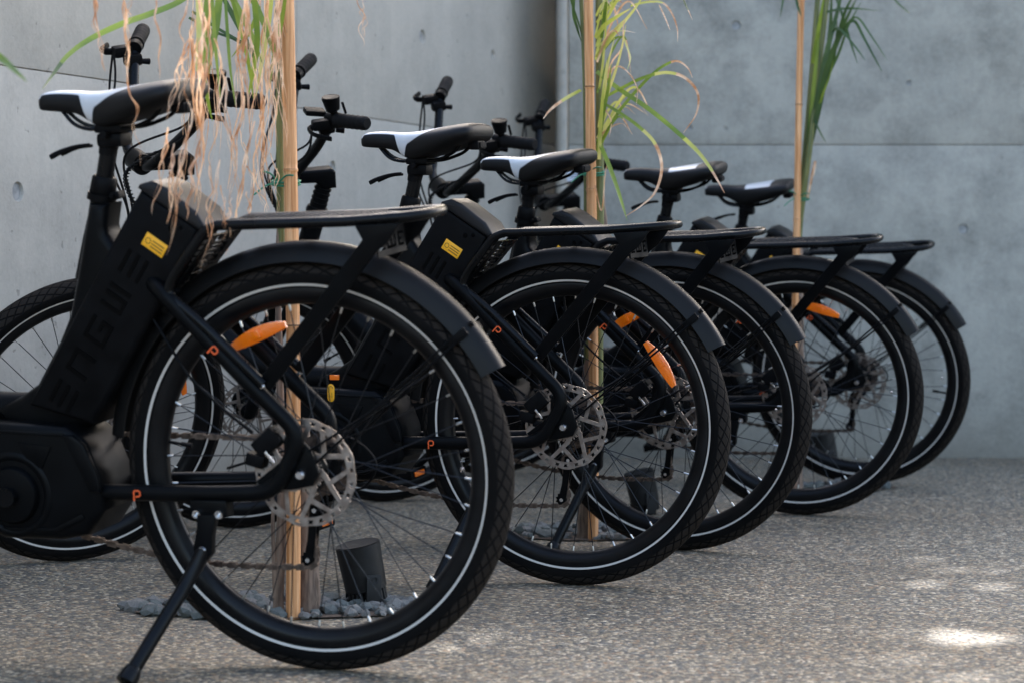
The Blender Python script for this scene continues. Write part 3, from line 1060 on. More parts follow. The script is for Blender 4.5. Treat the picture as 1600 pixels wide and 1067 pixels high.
# ---- rack
def rack_rail(m, s):
    path = smooth_path([(-.205, s * .055, .762), (-.10, s * .064, .757), (.125, s * .064, .754), (.150, s * .064, .745), (.213, s * .064, .668), (.226, s * .064, .640), (.16, s * .0665, .585), (.056, s * .068, .494)], .022, 6)
    m.tube(path, .0088, 12)
m = MB()
pl = smooth_path([(.125, .064, .754), (.150, .064, .745), (.213, .064, .668), (.224, .064, .642), (.16, .073, .594), (.052, .0785, .495)], .022, 6)
pr = [Vector((p.x, -p.y, p.z)) for p in reversed(pl)]
end = []
for k in range(17):
    t = PI * k / 16
    end.append((-.190 - .046 * math.sin(t) ** .8, -.060 * math.cos(t), .762 + .004 * math.sin(t)))
m.tube(pr[:-1] + [Vector((.125, -.064, .754)), Vector((-.10, -.063, .757))] + [Vector(p) for p in end] + [Vector((-.10, .063, .757)), Vector((.125, .064, .754))] + pl[1:], .0088, 12)
inner = []
for k in range(13):
    t = PI * k / 12
    inner.append((-.115 - .06 * math.sin(t), -.036 * math.cos(t), .758))
m.tube([(.115, -.036, .756)] + inner + [(.115, .036, .756)], .0068, 10)
for x in (.112, .0, -.085):
    m.tube([(x, -.062, .7545), (x, .062, .7545)], .0062, 10)
m.tube([(.108, 0, .757), (-.17, 0, .759)], .0062, 10)
ME['rack'] = m.mesh('rear_rack', M['paint2'], 50)
def strut(s):
    m = MB()
    m.prism([(-.120, .751), (-.198, .754), (-.186, .738), (-.174, .722), (-.157, .710), (.042, .486), (.062, .503), (-.132, .728)], s * .072 - .003, s * .072 + .003, .0015)
    m.lathe([(0, .005), (.003, .005), (.005, .002), (.005, 0)], 12, (.056, s * .076, .492), 1)
    return m.mesh('rack_strut', [M['paint'], M['bolt']], 30)
ME['strut'] = {1: strut(1), -1: strut(-1)}
FONT = {'E': ['111', '1..', '11.', '1..', '111'], 'N': ['1111', '1..1', '1..1', '1..1', '1..1'], 'G': ['111', '1..', '1.1', '1.1', '111'],
        'W': ['1.1.1', '1.1.1', '1.1.1', '1.1.1', '11111']}
def cutplate(txt, mp, cell, thick, margin=2, mm=None, name='plate'):
    """plate with the letters cut through it"""
    rows = ['' for _ in range(5)]
    for ch in txt:
        for r in range(5):
            rows[r] += FONT[ch][r] + '.'
    rows = ['.' * margin + r[:-1] + '.' * margin for r in rows]
    wd = len(rows[0])
    rows = ['.' * wd] * 2 + rows + ['.' * wd] * 2
    hg = len(rows)
    bm = bmesh.new()
    vd = {}
    def vert(i, j):
        if (i, j) not in vd:
            vd[(i, j)] = bm.verts.new((i / wd, 0, 1 - j / hg))
        return vd[(i, j)]
    for j in range(hg):
        for i in range(wd):
            if rows[j][i] == '.':
                bm.faces.new((vert(i, j), vert(i + 1, j), vert(i + 1, j + 1), vert(i, j + 1)))
    r = bmesh.ops.extrude_face_region(bm, geom=bm.faces[:])
    vv = [e for e in r['geom'] if isinstance(e, bmesh.types.BMVert)]
    bmesh.ops.translate(bm, verts=vv, vec=(0, 1, 0))
    bm.verts.index_update()
    m = MB()
    m.add([mp(p.co.x, p.co.z, p.co.y * thick) for p in bm.verts], [tuple(q.index for q in f.verts) for f in bm.faces])
    bm.free()
    return m.mesh(name, mm, 30)
# front plate: between the two sloping legs of the rack, letters running down the slope
pa, pb = Vector((.140, 0, .738)), Vector((.214, 0, .655))
dn = (pb - pa).normalized(); pn = Vector((dn.z, 0, -dn.x))
ME['fplate'] = cutplate('ENGWE', lambda x, z, t: pb + (pa - pb) * x + Vector((0, -.056 + .112 * z, 0)) + pn * t, 1, .003, 1, M['paint2'], 'rack_plate')
qa, qb = Vector((-.150, 0, .742)), Vector((-.154, 0, .698))
ME['rplate'] = cutplate('EWE', lambda x, z, t: qb + (qa - qb) * z + Vector((0, .062 - .124 * x, 0)) + Vector((.89, 0, -.45)) * t, 1, .003, 1, M['rubber'], 'rack_tail_plate')

# ---- saddle
def saddle(full):
    m = MB()
    # x, half width, top z, skirt depth, tail of section
    secs = [(.470, .008, .966, .014), (.467, .016, .9725, .024), (.457, .0215, .9775, .031), (.435, .0235, .9795, .035), (.405, .0245, .9785, .037), (.388, .0265, .977, .041),
            (.370, .031, .976, .050), (.355, .036, .9765, .057), (.335, .045, .978, .060), (.31, .057, .981, .059), (.28, .070, .985, .056), (.25, .080, .9885, .051), (.225, .0845, .9915, .046),
            (.205, .083, .992, .040), (.195, .076, .990, .032), (.190, .062, .986, .022)]
    half_c = [(.55, 1.0), (.80, .95), (.97, .72), (1.0, .50), (.95, .30), (.84, .17), (.66, .08), (.44, .025), (.2, 0.0)]
    cols = [(-a, b) for a, b in half_c] + [(0, .01)] + [(a, b) for a, b in reversed(half_c)]
    # finer sections along the length
    fs = spline([Vector((a, b, c)) for a, b, c, d in secs], 4)
    sk4 = spline([Vector((a, d, 0)) for a, b, c, d in secs], 4)
    secs = [(p.x, p.y, p.z, q.y) for p, q in zip(fs, sk4)]
    fc = [(p.x, p.y) for p in spline([Vector((a, b, 0)) for a, b in cols], 3)]
    arc = [0]
    for a, b in zip(fc[:-1], fc[1:]):
        arc.append(arc[-1] + math.hypot(a[0] - b[0], a[1] - b[1]))
    mid_ = arc[-1] / 2
    K = len(fc)
    v, f, pale = [], [], []
    for (x, w, zt, sk) in secs:
        for (cy, cz), a in zip(fc, arc):
            v.append((x, w * cy, zt - sk * cz))
            c = abs(a - mid_) / mid_
            if full:
                nose = min(.40 - c, (x - .372) * 25) if x < .463 else .52 - c
                vee = (.019 * (1.02 - c) / .6 - abs(x - .367)) * 25
                rear = min(min(1.0, .16 + (x - .25) * 4.2) - c, (.372 - x) * 25, (x - .235) * 20)
                pale.append(.5 + 3 * max(nose, vee, rear))
            else:
                pale.append(.5 + 3 * max(min(.42 - c, (.335 - x) * 20, (x - .25) * 20), min(.40 - c, (x - .462) * 40)))  # sheen spots of these saddles painted as pale patches
    for i in range(len(secs) - 1):
        for k in range(K - 1):
            f.append((i * K + k, i * K + k + 1, (i + 1) * K + k + 1, (i + 1) * K + k))
        f.append((i * K, (i + 1) * K, (i + 1) * K + K - 1, i * K + K - 1))
    f.append(tuple(range(K)))
    o = (len(secs) - 1) * K
    f.append(tuple(o + k for k in range(K - 1, -1, -1)))
    m.add(v, f)
    me = m.mesh('saddle', [M['saddle']], 70)
    at_ = me.attributes.new('pale_mask', 'FLOAT', 'POINT')
    at_.data.foreach_set('value', pale)
    return me
ME['saddle'] = {True: saddle(True), False: saddle(False)}
m = MB()
for s in (-1, 1):
    m.tube(smooth_path([(.432, s * .006, .950), (.405, s * .014, .922), (.375, s * .022, .914), (.29, s * .022, .914), (.245, s * .03, .93), (.225, s * .035, .952)], .02), .0035, 8)
ME['rails'] = m.mesh('saddle_rail', M['paint2'])
m = MB()
m.box((.335, 0, .914), (.05, .056, .014), None, 0, .004)
m.tube([(.352, 0, .87), (.342, 0, .912)], [.0155, .019], 14)
m.tube([(.34, -.034, .905), (.34, .034, .905)], .006, 10)
m.box((.338, 0, .895), (.048, .042, .024), None, 0, .008)
ME['clamp'] = m.mesh('seat_clamp', M['plastic'], 40)
m = MB()
m.tube(spline([(.372, .022, .888), (.395, .024, .886), (.425, .025, .878), (.446, .026, .869)], 5), [.003, .003, .003, .003, .003, .0032, .0035, .0038, .004, .0042, .0045, .0045, .0048, .005, .005, .0045], 8, flat=.7)
m.tube(spline([(.372, .014, .886), (.40, .015, .883), (.43, .016, .872)], 5), .0028, 8)
ME['lever'] = m.mesh('dropper_lever', M['plastic'])
m = MB()
m.box((.205, 0, .945), (.026, .05, .02), None, 0, .007)
m.box((.191, 0, .945), (.003, .036, .012), None, 1, .001)
ME['slight'] = m.mesh('saddle_clip', [M['plastic'], M['rubber']])
ME['sprint'] = None
# seat post and collar
m = MB()
m.tube([(.371, 0, .79), (.344, 0, .898)], .0148, 18)
ME['post'] = m.mesh('seat_post', M['paint2'])
m = MB()
d = (Vector((.344, 0, .898)) - Vector((.371, 0, .79))).normalized()
c = Vector((.3685, 0, .797))
m.tube([c - d * .004, c + d * .008], [.025, .025], 20)
m.tube([c + d * .008, c + d * .010, c + d * .034, c + d * .038], [.0215, .0225, .0215, .0185], 20)
m.box(c + Vector((-.028, 0, .004)), (.022, .024, .013), Matrix.Rotation(R_(14), 3, 'Y'), 0, .003)
m.tube([c + Vector((-.028, -.018, .004)), c + Vector((-.028, .018, .004))], .004, 8)
ME['collar'] = m.mesh('seat_collar', M['plastic'], 40)

# ---- kickstand (bracket shared, leg per bicycle)
m = MB()
m.box((.165, .066, .286), (.068, .03, .03), None, 0, .005)
for x in (.144, .185):
    m.lathe([(0, .004), (.0035, .0025), (.0042, .006), (.0068, .006), (.0072, 0)], 14, (x, .081, .278), 1)
m.prism([(.148, .278), (.183, .278), (.186, .25), (.194, .222), (.189, .203), (.172, .198), (.160, .212), (.158, .24)], .070, .088, .003)
m.lathe([(0, .003), (.006, .003), (.0075, 0)], 14, (.177, .088, .217), 2)
ME['kbracket'] = m.mesh('kickstand_bracket', [M['paint'], M['bolt'], M['bolt']], 40)

# ---- front end (unsteered pose)
m = MB()   # fork: steerer crown, two legs
m.tube([ax(.640), ax(.667)], [.022, .024], 16)
for s in (-1, 1):
    top = ax(.655) + Vector((0, s * .062, 0)) + NN * .012
    mid = ax(.50) + Vector((0, s * .062, 0)) + NN * .030
    bot = Vector((WB, s * .062, RT + .0))
    m.tube([ax(.655), top], [.020, .019], 12)
    m.tube([top + AX * .018, mid], .0145, 14)
    m.tube([mid + AX * .02, mid, mid.lerp(bot, .8), bot, bot - AX * .012], [.0195, .0185, .0175, .016, .012], 14)
m.tube([ax(.50) + Vector((0, -.062, 0)) + NN * .030, ax(.525) + NN * .085 + Vector((0, -.05, 0)), ax(.53) + NN * .095, ax(.525) + NN * .085 + Vector((0, .05, 0)), ax(.50) + Vector((0, .062, 0)) + NN * .030][:0] or [ax(.715, .02), ax(.66, .02)], .012, 8)
ME['fork'] = m.mesh('fork', M['paint'], 40)
m = MB()
# stem: steerer sleeve with rings, block reaching forward
m.tube([ax(.84), ax(.87), ax(.905)], [.022, .0205, .0185], 16)
for z in (.852, .864, .876, .888):
    m.tube([ax(z), ax(z + .005)], .0225, 16)
tp = ax(.922)
poly = []
m.prism([(tp.x - .020, .892), (tp.x - .022, .934), (tp.x - .012, .944), (tp.x + .03, .946), (tp.x + .105, .952), (tp.x + .118, .945), (tp.x + .118, .930), (tp.x + .10, .920), (tp.x + .03, .912), (tp.x + .014, .893)], -.021, .021, .006, seg=3)
SC = Vector((tp.x + .105, 0, .938))
m.tube([SC + Vector((0, -.027, 0)), SC + Vector((0, .027, 0))], .024, 18)
ME['stem'] = m.mesh('stem', M['paint'], 40)
m = MB()
hp = [(SC.x - .002, .0, .938), (SC.x, .05, .940), (SC.x - .006, .088, .960), (.958, .165, 1.048), (.938, .205, 1.098), (.918, .240, 1.132), (.866, .326, 1.140)]
half = smooth_path(hp, .045, 6)
mir = [Vector((p.x, -p.y, p.z)) for p in reversed(half)]
m.tube(mir[:-1] + half, .0125, 14)
ME['bar'] = m.mesh('handlebar', M['paint2'], 50)
G0, G1 = Vector((.914, .247, 1.133)), Vector((.860, .336, 1.141))
gd = (G1 - G0).normalized()
def grip(s):
    m = MB()
    n = 18
    path = [G0 + gd * ((G1 - G0).length * k / n) for k in range(n + 1)]
    rad = [.0172 + .0008 * math.sin(k * 2.2) for k in range(n + 1)]
    rad[0], rad[1] = .019, .019
    rad[-1] = .0125
    path = [Vector((p.x, p.y * s, p.z)) for p in path]
    m.tube(path, rad, 16)
    return m.mesh('grip', M['rubber'], 50)
ME['grip'] = {1: grip(1), -1: grip(-1)}
def blever(s):
    m = MB()
    fl = lambda p: Vector((p[0], p[1] * s, p[2]))
    c = G0 - gd * .022
    m.tube([fl(c - gd * .010), fl(c + gd * .012)], .018, 14)
    m.box(fl(c + Vector((.028, .006, -.006))), (.045, .03, .026), None, 0, .007)
    m.tube(spline([fl(c + Vector((.040, .010, -.006))), fl(c + Vector((.062, .028, -.008))), fl(c + Vector((.056, .065, -.012))), fl(c + Vector((.025, .105, -.016)))], 5), [.008] * 6 + [.0065] * 6 + [.006, .0065, .0075, .007], 8, flat=.6)
    m.box(fl(c + Vector((.012, -.016, -.022))), (.04, .032, .028), None, 0, .008)           # switch pod
    m.tube([fl(c + Vector((-.01, -.012, -.03))), fl(c + Vector((-.03, -.010, -.034)))], [.006, .0075], 10)
    return m.mesh('brake_lever', M['plastic'], 40)
ME['blever'] = {1: blever(1), -1: blever(-1)}
m = MB()   # bell: upside down cup on a clamp
c = G0 - gd * .006
m.tube([c + Vector((0, 0, .012)), c + Vector((.004, 0, .022)), c + Vector((.005, 0, .026)), c + Vector((.008, 0, .058)), c + Vector((.008, 0, .060)), c + Vector((.008, 0, .056))], [.008, .009, .0165, .0225, .0215, .019], 20)
m.tube([c - gd * .006, c + gd * .006], .0195, 14)
m.box(c + Vector((-.022, 0, .028)), (.006, .008, .03), Matrix.Rotation(R_(12), 3, 'Y'), 0, .002)
ME['bell'] = m.mesh('bell', M['plastic'], 40)
m = MB()
c2 = G0 - gd * .06
m.box(c2 + Vector((.012, -.012, .016)), (.05, .045, .014), Matrix.Rotation(R_(-12), 3, 'Y'), 0, .004)
ME['display'] = m.mesh('display', M['plastic'], 40)
def cables(s):
    m = MB()
    fl = lambda p: Vector((p[0], p[1] * s, p[2]))
    c = G0 - gd * .022 + Vector((.05, 0, -.012))
    p = spline([fl(c), fl(c + Vector((.012, -.03, -.05))), fl((SC.x + .045, .05, .98)), fl((SC.x + .03, .02, .86)), fl((ax(.74).x + .05, .012, .74))], 8)
    m.tube(p, .0027, 7)
    q = spline([fl(c + Vector((0, .01, 0))), fl(c + Vector((.02, -.012, -.07))), fl((SC.x + .05, .06, .94)), fl((SC.x + .02, .035, .82)), fl((ax(.70).x + .045, .02, .70))], 10)
    m.tube(q, .0027, 7)
    # spiral wrap round the lower part
    if s > 0:
        hel = []
        seg = q[14:36]
        for i in range(len(seg) - 1):
            for k in range(14):
                t = k / 14
                b = seg[i].lerp(seg[i + 1], t); a = (i * 14 + k) / 14 * 2 * PI * 1.3
                hel.append(b + Vector((.0055 * math.cos(a), .0055 * math.sin(a), 0)))
        m.tube(hel, .0018, 5)
    return m.mesh('cable', M['rubber'])
ME['cable'] = {1: cables(1), -1: cables(-1)}
m = MB()
m.box(ax(.80) + NN * .055, (.04, .05, .045), Matrix.Rotation(-HA, 3, 'Y'), 0, .012)
ME['headlamp'] = m.mesh('headlamp', M['plastic'], 40)
m = MB()
m.box((WB - .055, .075, RT + .07), (.035, .03, .055), Matrix.Rotation(R_(-30), 3, 'Y'), 0, .006)
ME['fcaliper'] = m.mesh('brake_caliper', M['plastic'], 40)

# ------------------------------------------------------------------ assemble the bicycles
def rot_axis(o, d, a):
    return Matrix.Translation(o) @ Matrix.Rotation(a, 4, d) @ Matrix.Translation(-o)

def wheel(root, hub, rotor_me, base, spin, rear, refl):
    w = link('wheel', ME[hub], root, base @ Matrix.Rotation(-spin, 4, 'Y'))
    link('tyre', ME['tyre'], w)
    link('reflective_stripe', ME['stripe'], w)
    link('rim', ME['rim'], w)
    for k in range(36):
        link('spoke', ME['spokes'][k % 4], w, Matrix.Rotation(-R_(10 * k), 4, 'Y'))
    link('valve', ME['valve'], w, Matrix.Rotation(-R_(5), 4, 'Y'))
    link('brake_rotor', ME[rotor_me], w, Matrix.Translation((0, .050, 0)))
    link('lockring', ME['lockring'], w, Matrix.Translation((0, .053, 0)))
    if rear:
        link('cassette', ME['cassette'], w)
    if refl:
        link('reflector', ME['reflector'], w, Matrix.Rotation(-R_(65), 4, 'Y') @ Matrix.Translation((.236, .012, 0)) @ Matrix.Rotation(R_(90), 4, 'Y'))
    return w

BIKES = [  # X, Y, heading, lean, steer, saddle drop, rear wheel angle (reflector), crank angle, label
    (-.3085, 4.066, 18.93, 6.54, 38, 0.0, 68, 8, 'matte black electric bicycle at the open end of the row, under the dry hanging leaves'),
    (.1387, 5.186, 20.13, 2.67, 52.9, -.004, 146.7, -82, 'matte black electric bicycle second in the row from the dry leaved plant'),
    (.4046, 5.853, 24.70, 5.93, 42.0, -.0216, 63, -40, 'matte black electric bicycle in the middle of the row of five'),
    (.8036, 6.7275, 18.43, 7.09, 42.1, -.011, 107, 25, 'matte black electric bicycle second in the row from the end wall'),
    (1.1166, 7.717, 17.23, 9.66, 40.2, -.016, 250, -60, 'matte black electric bicycle last in the row, beside the end wall'),
]
BIKE_M = []
for i, (X, Y, hd, ln, st, sd, refl_a, cr_a, lab) in enumerate(BIKES):
    h, l, s = R_(hd), R_(ln), R_(st)
    fwd = Vector((-math.cos(h), math.sin(h), 0)); left = Vector((-math.sin(h), -math.cos(h), 0)); up = Vector((0, 0, 1))
    left2 = left * math.cos(l) - up * math.sin(l); up2 = up * math.cos(l) + left * math.sin(l)
    Rm = Matrix((fwd, left2, up2)).transposed().to_4x4()
    root = link('electric_bicycle', None)
    root.empty_display_size = .1
    root.matrix_world = Matrix.Translation((X, Y, 0.0004)) @ Rm @ Matrix.Rotation(.0062, 4, 'Y')
    BIKE_M.append(root.matrix_world.copy())
    tag(root, lab, 'bicycle', 'electric bicycles parked in a row')
    # rear
    wheel(root, 'rear_hub', 'rotor_r', Matrix.Translation((0, 0, RT)), R_(refl_a - 65), True, i < 4)
    S = rot_axis(STP, AX, s)
    wheel(root, 'front_hub', 'rotor_f', S @ Matrix.Translation((WB, 0, RT)), R_(40 + 57 * i), False, i in (1, 2))
    fo = link('frame', ME['frame'], root)
    for k in (0, 1):
        so = link('stay_loop', ME['stay'][k], root)
        if k == 0:
            for bm_ in ME['bolts']:
                link('bolt', bm_, so)
            d1 = Vector((-.168, 0, -.168)).normalized()
            link('letter_p', ME['p'], so, frame_matrix((.138, .0795, .550), (-1, 0, -1), (-1, 0, 1)))
            link('letter_p', ME['p'], so, frame_matrix((.300, .0705, .3055), (-1, 0, 0), (0, 0, 1)))
    bo = link('battery', ME['battery'], root)
    link('battery_cap', ME['cap'], bo)
    link('battery_back_plate', ME['vent'], bo)
    link('key_switch', ME['key'], bo, Matrix.Translation(bat(.500, .600, .0470)))
    link('warning_label', ME['label'], bo)
    for gm in ME['glyph']:
        link('letter', gm, bo)
    mo = link('motor', ME['motor'], root)
    if i == 1:
        link('yellow_sticker', ME['sticker'], mo)
        link('orange_tag', ME['otag'], mo)
    for sgn, ca in ((1, cr_a), (-1, cr_a + 180)):
        Mc = Matrix.Translation(BBP) @ Matrix.Rotation(-R_(ca), 4, 'Y')
        co = link('crank', ME['crank'][sgn], root, Mc)
        link('pedal', ME['pedal'], co, Matrix.Translation((.165, sgn * .155, 0)) @ Matrix.Rotation(R_(ca + 6), 4, 'Y'))
    link('chainring', ME['chainring'], root, Matrix.Translation((BBP.x, -.050, BBP.z)) @ Matrix.Rotation(-R_(cr_a), 4, 'Y'))
    link('chain', ME['chain'], root)
    link('derailleur', ME['derailleur'], root)
    link('brake_caliper', ME['caliper'], root)
    fe = link('fender', ME['fender'], root)
    link('fender_stay', ME['fender_stay'], fe)
    link('rivet', ME['rivet'], fe)
    ro = link('rear_rack', ME['rack'], root)
    for sgn in (1, -1):
        link('rack_strut', ME['strut'][sgn], ro)
    link('rack_plate', ME['fplate'], ro)
    link('rack_tail_plate', ME['rplate'], ro)
    Sd = Matrix.Translation((-.25 * sd, 0, sd)) @ Matrix.Translation((0, 0, 0))
    sa = link('saddle', ME['saddle'][i < 3], root, Sd)
    link('saddle_rail', ME['rails'], sa)
    link('seat_clamp', ME['clamp'], sa)
    link('dropper_lever', ME['lever'], sa)
    link('saddle_clip', ME['slight'], sa)
    po = link('seat_post', ME['post'], root, Sd)
    link('seat_collar', ME['collar'], root)
    # kickstand
    km = MB()
    fy = .25 if i == 0 else .21
    fz = fy * math.tan(l) + .006
    kp = smooth_path([(.177, .079, .217), (.186, .088, .196), (.200, .108, .164), (.246, fy, fz)], .02, 5)
    km.tube(kp, [.0135 - .0015 * min(1, k / (len(kp) - 2)) for k in range(len(kp))], 12)
    km.tube([kp[-1].lerp(kp[-2], .16), kp[-1].lerp(kp[-2], .1), kp[-1]], [.0125, .0165, .0175], 12)
    ko = link('kickstand', km.mesh('kickstand', M['paint2'], 40), root)
    link('kickstand_bracket', ME['kbracket'], ko)
    # front end
    link('fork', ME['fork'], root, S)
    link('brake_caliper', ME['fcaliper'], root, S)
    link('headlamp', ME['headlamp'], root, S)
    link('stem', ME['stem'], root, S)
    hbar = link('handlebar', ME['bar'], root, S)
    for sgn in (1, -1):
        link('grip', ME['grip'][sgn], hbar)
        link('brake_lever', ME['blever'][sgn], hbar)
        link('cable', ME['cable'][sgn], hbar)
    link('bell', ME['bell'], hbar)
    link('display', ME['display'], hbar)

# ================================================================== STAKED PLANTS
def ribbon_mesh(paths, name):
    """paths: list of (pts, widths, materials index list or int); folded blade"""
    m = MB()
    for pts, ws, mi, nrm, twist in paths:
        P = spline(pts, 6)
        n = len(P)
        v, f, mm = [], [], []
        for k in range(n):
            t = (P[min(k + 1, n - 1)] - P[max(k - 1, 0)]).normalized()
            tt = k / (n - 1)
            nn = Vector(nrm); nn = (nn - t * nn.dot(t)).normalized()
            sd = t.cross(nn)
            a = twist * tt
            sd, nn = sd * math.cos(a) + nn * math.sin(a), nn * math.cos(a) - sd * math.sin(a)
            w = ws * (math.sin(PI * min(1, .18 + .82 * tt) ** .8) ** .6 if tt < .98 else .15) * .5
            v += [P[k] - sd * w, P[k] - nn * w * .35, P[k] + sd * w]
        for k in range(n - 1):
            tt = k / (n - 1)
            q = mi(tt) if callable(mi) else mi
            for j in (0, 1):
                f.append((k * 3 + j, k * 3 + j + 1, (k + 1) * 3 + j + 1, (k + 1) * 3 + j)); mm.append(q)
        o = len(m.v)
        m.v += [tuple(p) for p in v]; m.f += [tuple(i + o for i in q) for q in f]; m.m += mm
    return m
LM = [M['leaf'], M['leafdark'], M['leafyellow'], M['dry']]
def blade(parent, pts, w, mi=0, name='leaf_blade', nrm=(0, -1, .2), twist=.4):
    m = ribbon_mesh([(pts, w, mi, nrm, twist)], name)
    me = m.mesh(name, LM, 60)
    return link(name, me, parent)
def px_path(pl, Y, dY=0.0, bow=0.0):
    n = len(pl)
    return [at(x, y, Y + dY * k / max(1, n - 1) + bow * math.sin(PI * k / max(1, n - 1))) for k, (x, y) in enumerate(pl)]

def stake(base, top, r, label):
    m = MB()
    b, t = Vector(base), Vector(top)
    Ln = (t - b).length
    nk = 44
    path, rad = [], []
    nodes = [.28 + random.uniform(-.04, .04) + .31 * k for k in range(8)]
    zs = sorted(set([Ln * k / nk for k in range(nk + 1)] + [x for q in nodes for x in (q - .008, q - .002, q, q + .004, q + .012) if 0 < x < Ln]))
    for z in zs:
        p = b.lerp(t, z / Ln)
        rr = r * (1.12 - .16 * z / Ln) * (1 + .02 * math.sin(z * 9))
        for q in nodes:
            d = abs(z - q)
            if d < .0035: rr *= 1.10
            elif d < .009: rr *= .97
        path.append(p + Vector((.004 * math.sin(z * 3.1), .003 * math.cos(z * 2.3), 0))); rad.append(rr)
    m.tube(path, rad, 18)
    for q in nodes:
        if q < Ln:
            p = b.lerp(t, q / Ln) + Vector((.004 * math.sin(q * 3.1), .003 * math.cos(q * 2.3), 0))
            dd = (t - b).normalized()
            m.tube([p - dd * .0015, p + dd * .0012], r * (1.12 - .16 * q / Ln) * 1.105, 18, 1)
    o = link('bamboo_stake', m.mesh('bamboo_stake', [M['bamboo'], M['bamboo_node']], 40))
    return tag(o, label, 'stake', 'bamboo stakes holding up the young plants')

def tie(c, r1, label):
    m = MB()
    c = Vector(c)
    for dz in (-.003, .003):
        loop = []
        for k in range(28):
            a = 2 * PI * k / 28
            loop.append(c + Vector((r1 * math.cos(a), r1 * .62 * math.sin(a), dz + .004 * math.sin(a))))
        m.tube(loop, .0022, 6, closed=True, flat=1)
    for e in ((-.045, -.03, -.025), (-.03, -.035, .02), (.03, -.03, .012)):
        s0 = c + Vector((-.012, -r1 * .62, 0))
        m.tube(spline([s0, s0 + Vector(e) * .5 + Vector((0, 0, .006)), s0 + Vector(e)], 4), .0018, 6)
    o = link('plant_tie', m.mesh('plant_tie', M['tie']))
    return tag(o, label, 'tie', 'green ties round stake and stem')

def trunk(parent, base, hgt, r0, col, lean=(0, 0), name='trunk'):
    m = MB()
    b = Vector(base)
    path, rad = [], []
    for k in range(16):
        t = k / 15
        path.append(b + Vector((lean[0] * t + .006 * math.sin(5 * t), lean[1] * t, hgt * t)))
        rad.append(r0 * (1 - .55 * t) * (1 + .1 * math.sin(k * 2.4)))
    m.tube(path, rad, 12)
    for s in range(5):                                   # split husk leaves clasping the trunk
        a = random.uniform(0, 2 * PI)
        z0 = hgt * random.uniform(.0, .5)
        p = b + Vector((lean[0] * z0 / hgt, lean[1] * z0 / hgt, z0))
        q = Vector((math.cos(a), math.sin(a), 0))
        m.tube(spline([p + q * r0 * .6, p + q * r0 * .85 + Vector((0, 0, hgt * .15)), p + q * r0 * 1.0 + Vector((0, 0, hgt * .3))], 4), [r0 * .35] * 5 + [r0 * .25] * 3 + [.001], 6, flat=.5)
    return link(name, m.mesh(name, col, 50), parent)

def stemtube(parent, pts, r, mm, name='stem'):
    m = MB()
    P = spline(pts, 6)
    m.tube(P, [r * (1 - .35 * k / (len(P) - 1)) for k in range(len(P))], 10)
    return link(name, m.mesh(name, mm, 50), parent)

def gmix(tt):        # green blade that dries towards the tip
    return 2 if .45 < tt < .72 else (3 if tt >= .72 else 0)

def plant(x, y, label):
    o = link('young_palm', None)
    o.location = (0, 0, 0)
    tag(o, label, 'plant', 'young plants tied to bamboo stakes')
    return o

# ---- plant at the open end of the row (dry leaves)
P1 = Vector((-.4265, 4.69, 0))
stake((P1.x + .004, P1.y - .02, -.05), (P1.x - .004, P1.y - .02, 2.3), .0125, 'tan bamboo stake standing beside the dry leaved plant')
pl1 = plant(P1.x, P1.y, 'young palm with tan dried leaves hanging over a bicycle saddle')
trunk(pl1, (P1.x + .024, P1.y + .03, -.05), .42, .026, M['husk'], (.004, .0))
trunk(pl1, (P1.x - .030, P1.y + .01, -.05), .80, .011, M['husk'], (.012, .0))
trunk(pl1, (P1.x + .045, P1.y + .05, .18), .16, .010, M['husk'], (.010, .0), 'dead_stem')
stemtube(pl1, [(P1.x - .020, P1.y + .015, .62), (P1.x - .020, P1.y + .012, .8), (P1.x - .024, P1.y + .01, 1.3), (P1.x - .03, P1.y, 2.2)], .0095, M['greenstem'])
tie((P1.x - .008, P1.y - .006, at(440, 286, 4.69).z), .027, 'green tie round the stake of the dry leaved plant')
Y1 = 4.62
blade(pl1, px_path([(330, -40), (285, 0), (235, 22), (190, 38), (140, 62), (105, 88), (82, 118), (66, 140)], 4.45, -.35), .011, lambda t: 0 if t < .75 else 1, twist=.5)
blade(pl1, px_path([(-40, 60), (0, 90), (20, 108), (42, 128)], 3.5, -.1), .010, 0)
for (a, b, c, d, Yd, w, mi) in [
        ((325, -30), (322, 40), (318, 90), (314, 128), 4.35, .016, 0), ((345, -30), (338, 40), (330, 80), (326, 120), 4.4, .014, 0),
        ((310, -20), (312, 40), (310, 80), (307, 112), 4.3, .012, 2), ((330, -20), (334, 40), (338, 90), (345, 160), 4.32, .007, 0),
        ((350, -25), (375, 20), (395, 60), (410, 100), 4.6, .012, 0), ((345, -10), (372, 40), (390, 75), (402, 110), 4.66, .010, 1),
        ((380, -30), (400, 10), (415, 45), (428, 90), 4.55, .012, 0), ((395, -20), (402, 60), (396, 110), (388, 150), 4.45, .011, 0),
        ((300, 18), (340, 45), (380, 68), (412, 92), 4.7, .006, 1), ((295, 28), (335, 50), (365, 62), (400, 84), 4.72, .006, 1),
        ((360, -10), (382, 70), (390, 110), (396, 155), 4.5, .008, 0), ((352, 0), (356, 60), (360, 110), (368, 165), 4.36, .006, 0),
        ((425, -30), (418, 40), (410, 90), (400, 150), 4.58, .013, 2), ((318, 110), (322, 140), (326, 165), (332, 190), 4.3, .007, 0),
        ((405, 10), (395, 40), (380, 66), (362, 90), 4.6, .008, 0), ((446, -20), (440, 30), (428, 90), (420, 140), 4.6, .010, 0)]:
    blade(pl1, px_path([a, b, c, d], Yd, random.uniform(-.12, .05)), w, mi, twist=random.uniform(-.6, .6))
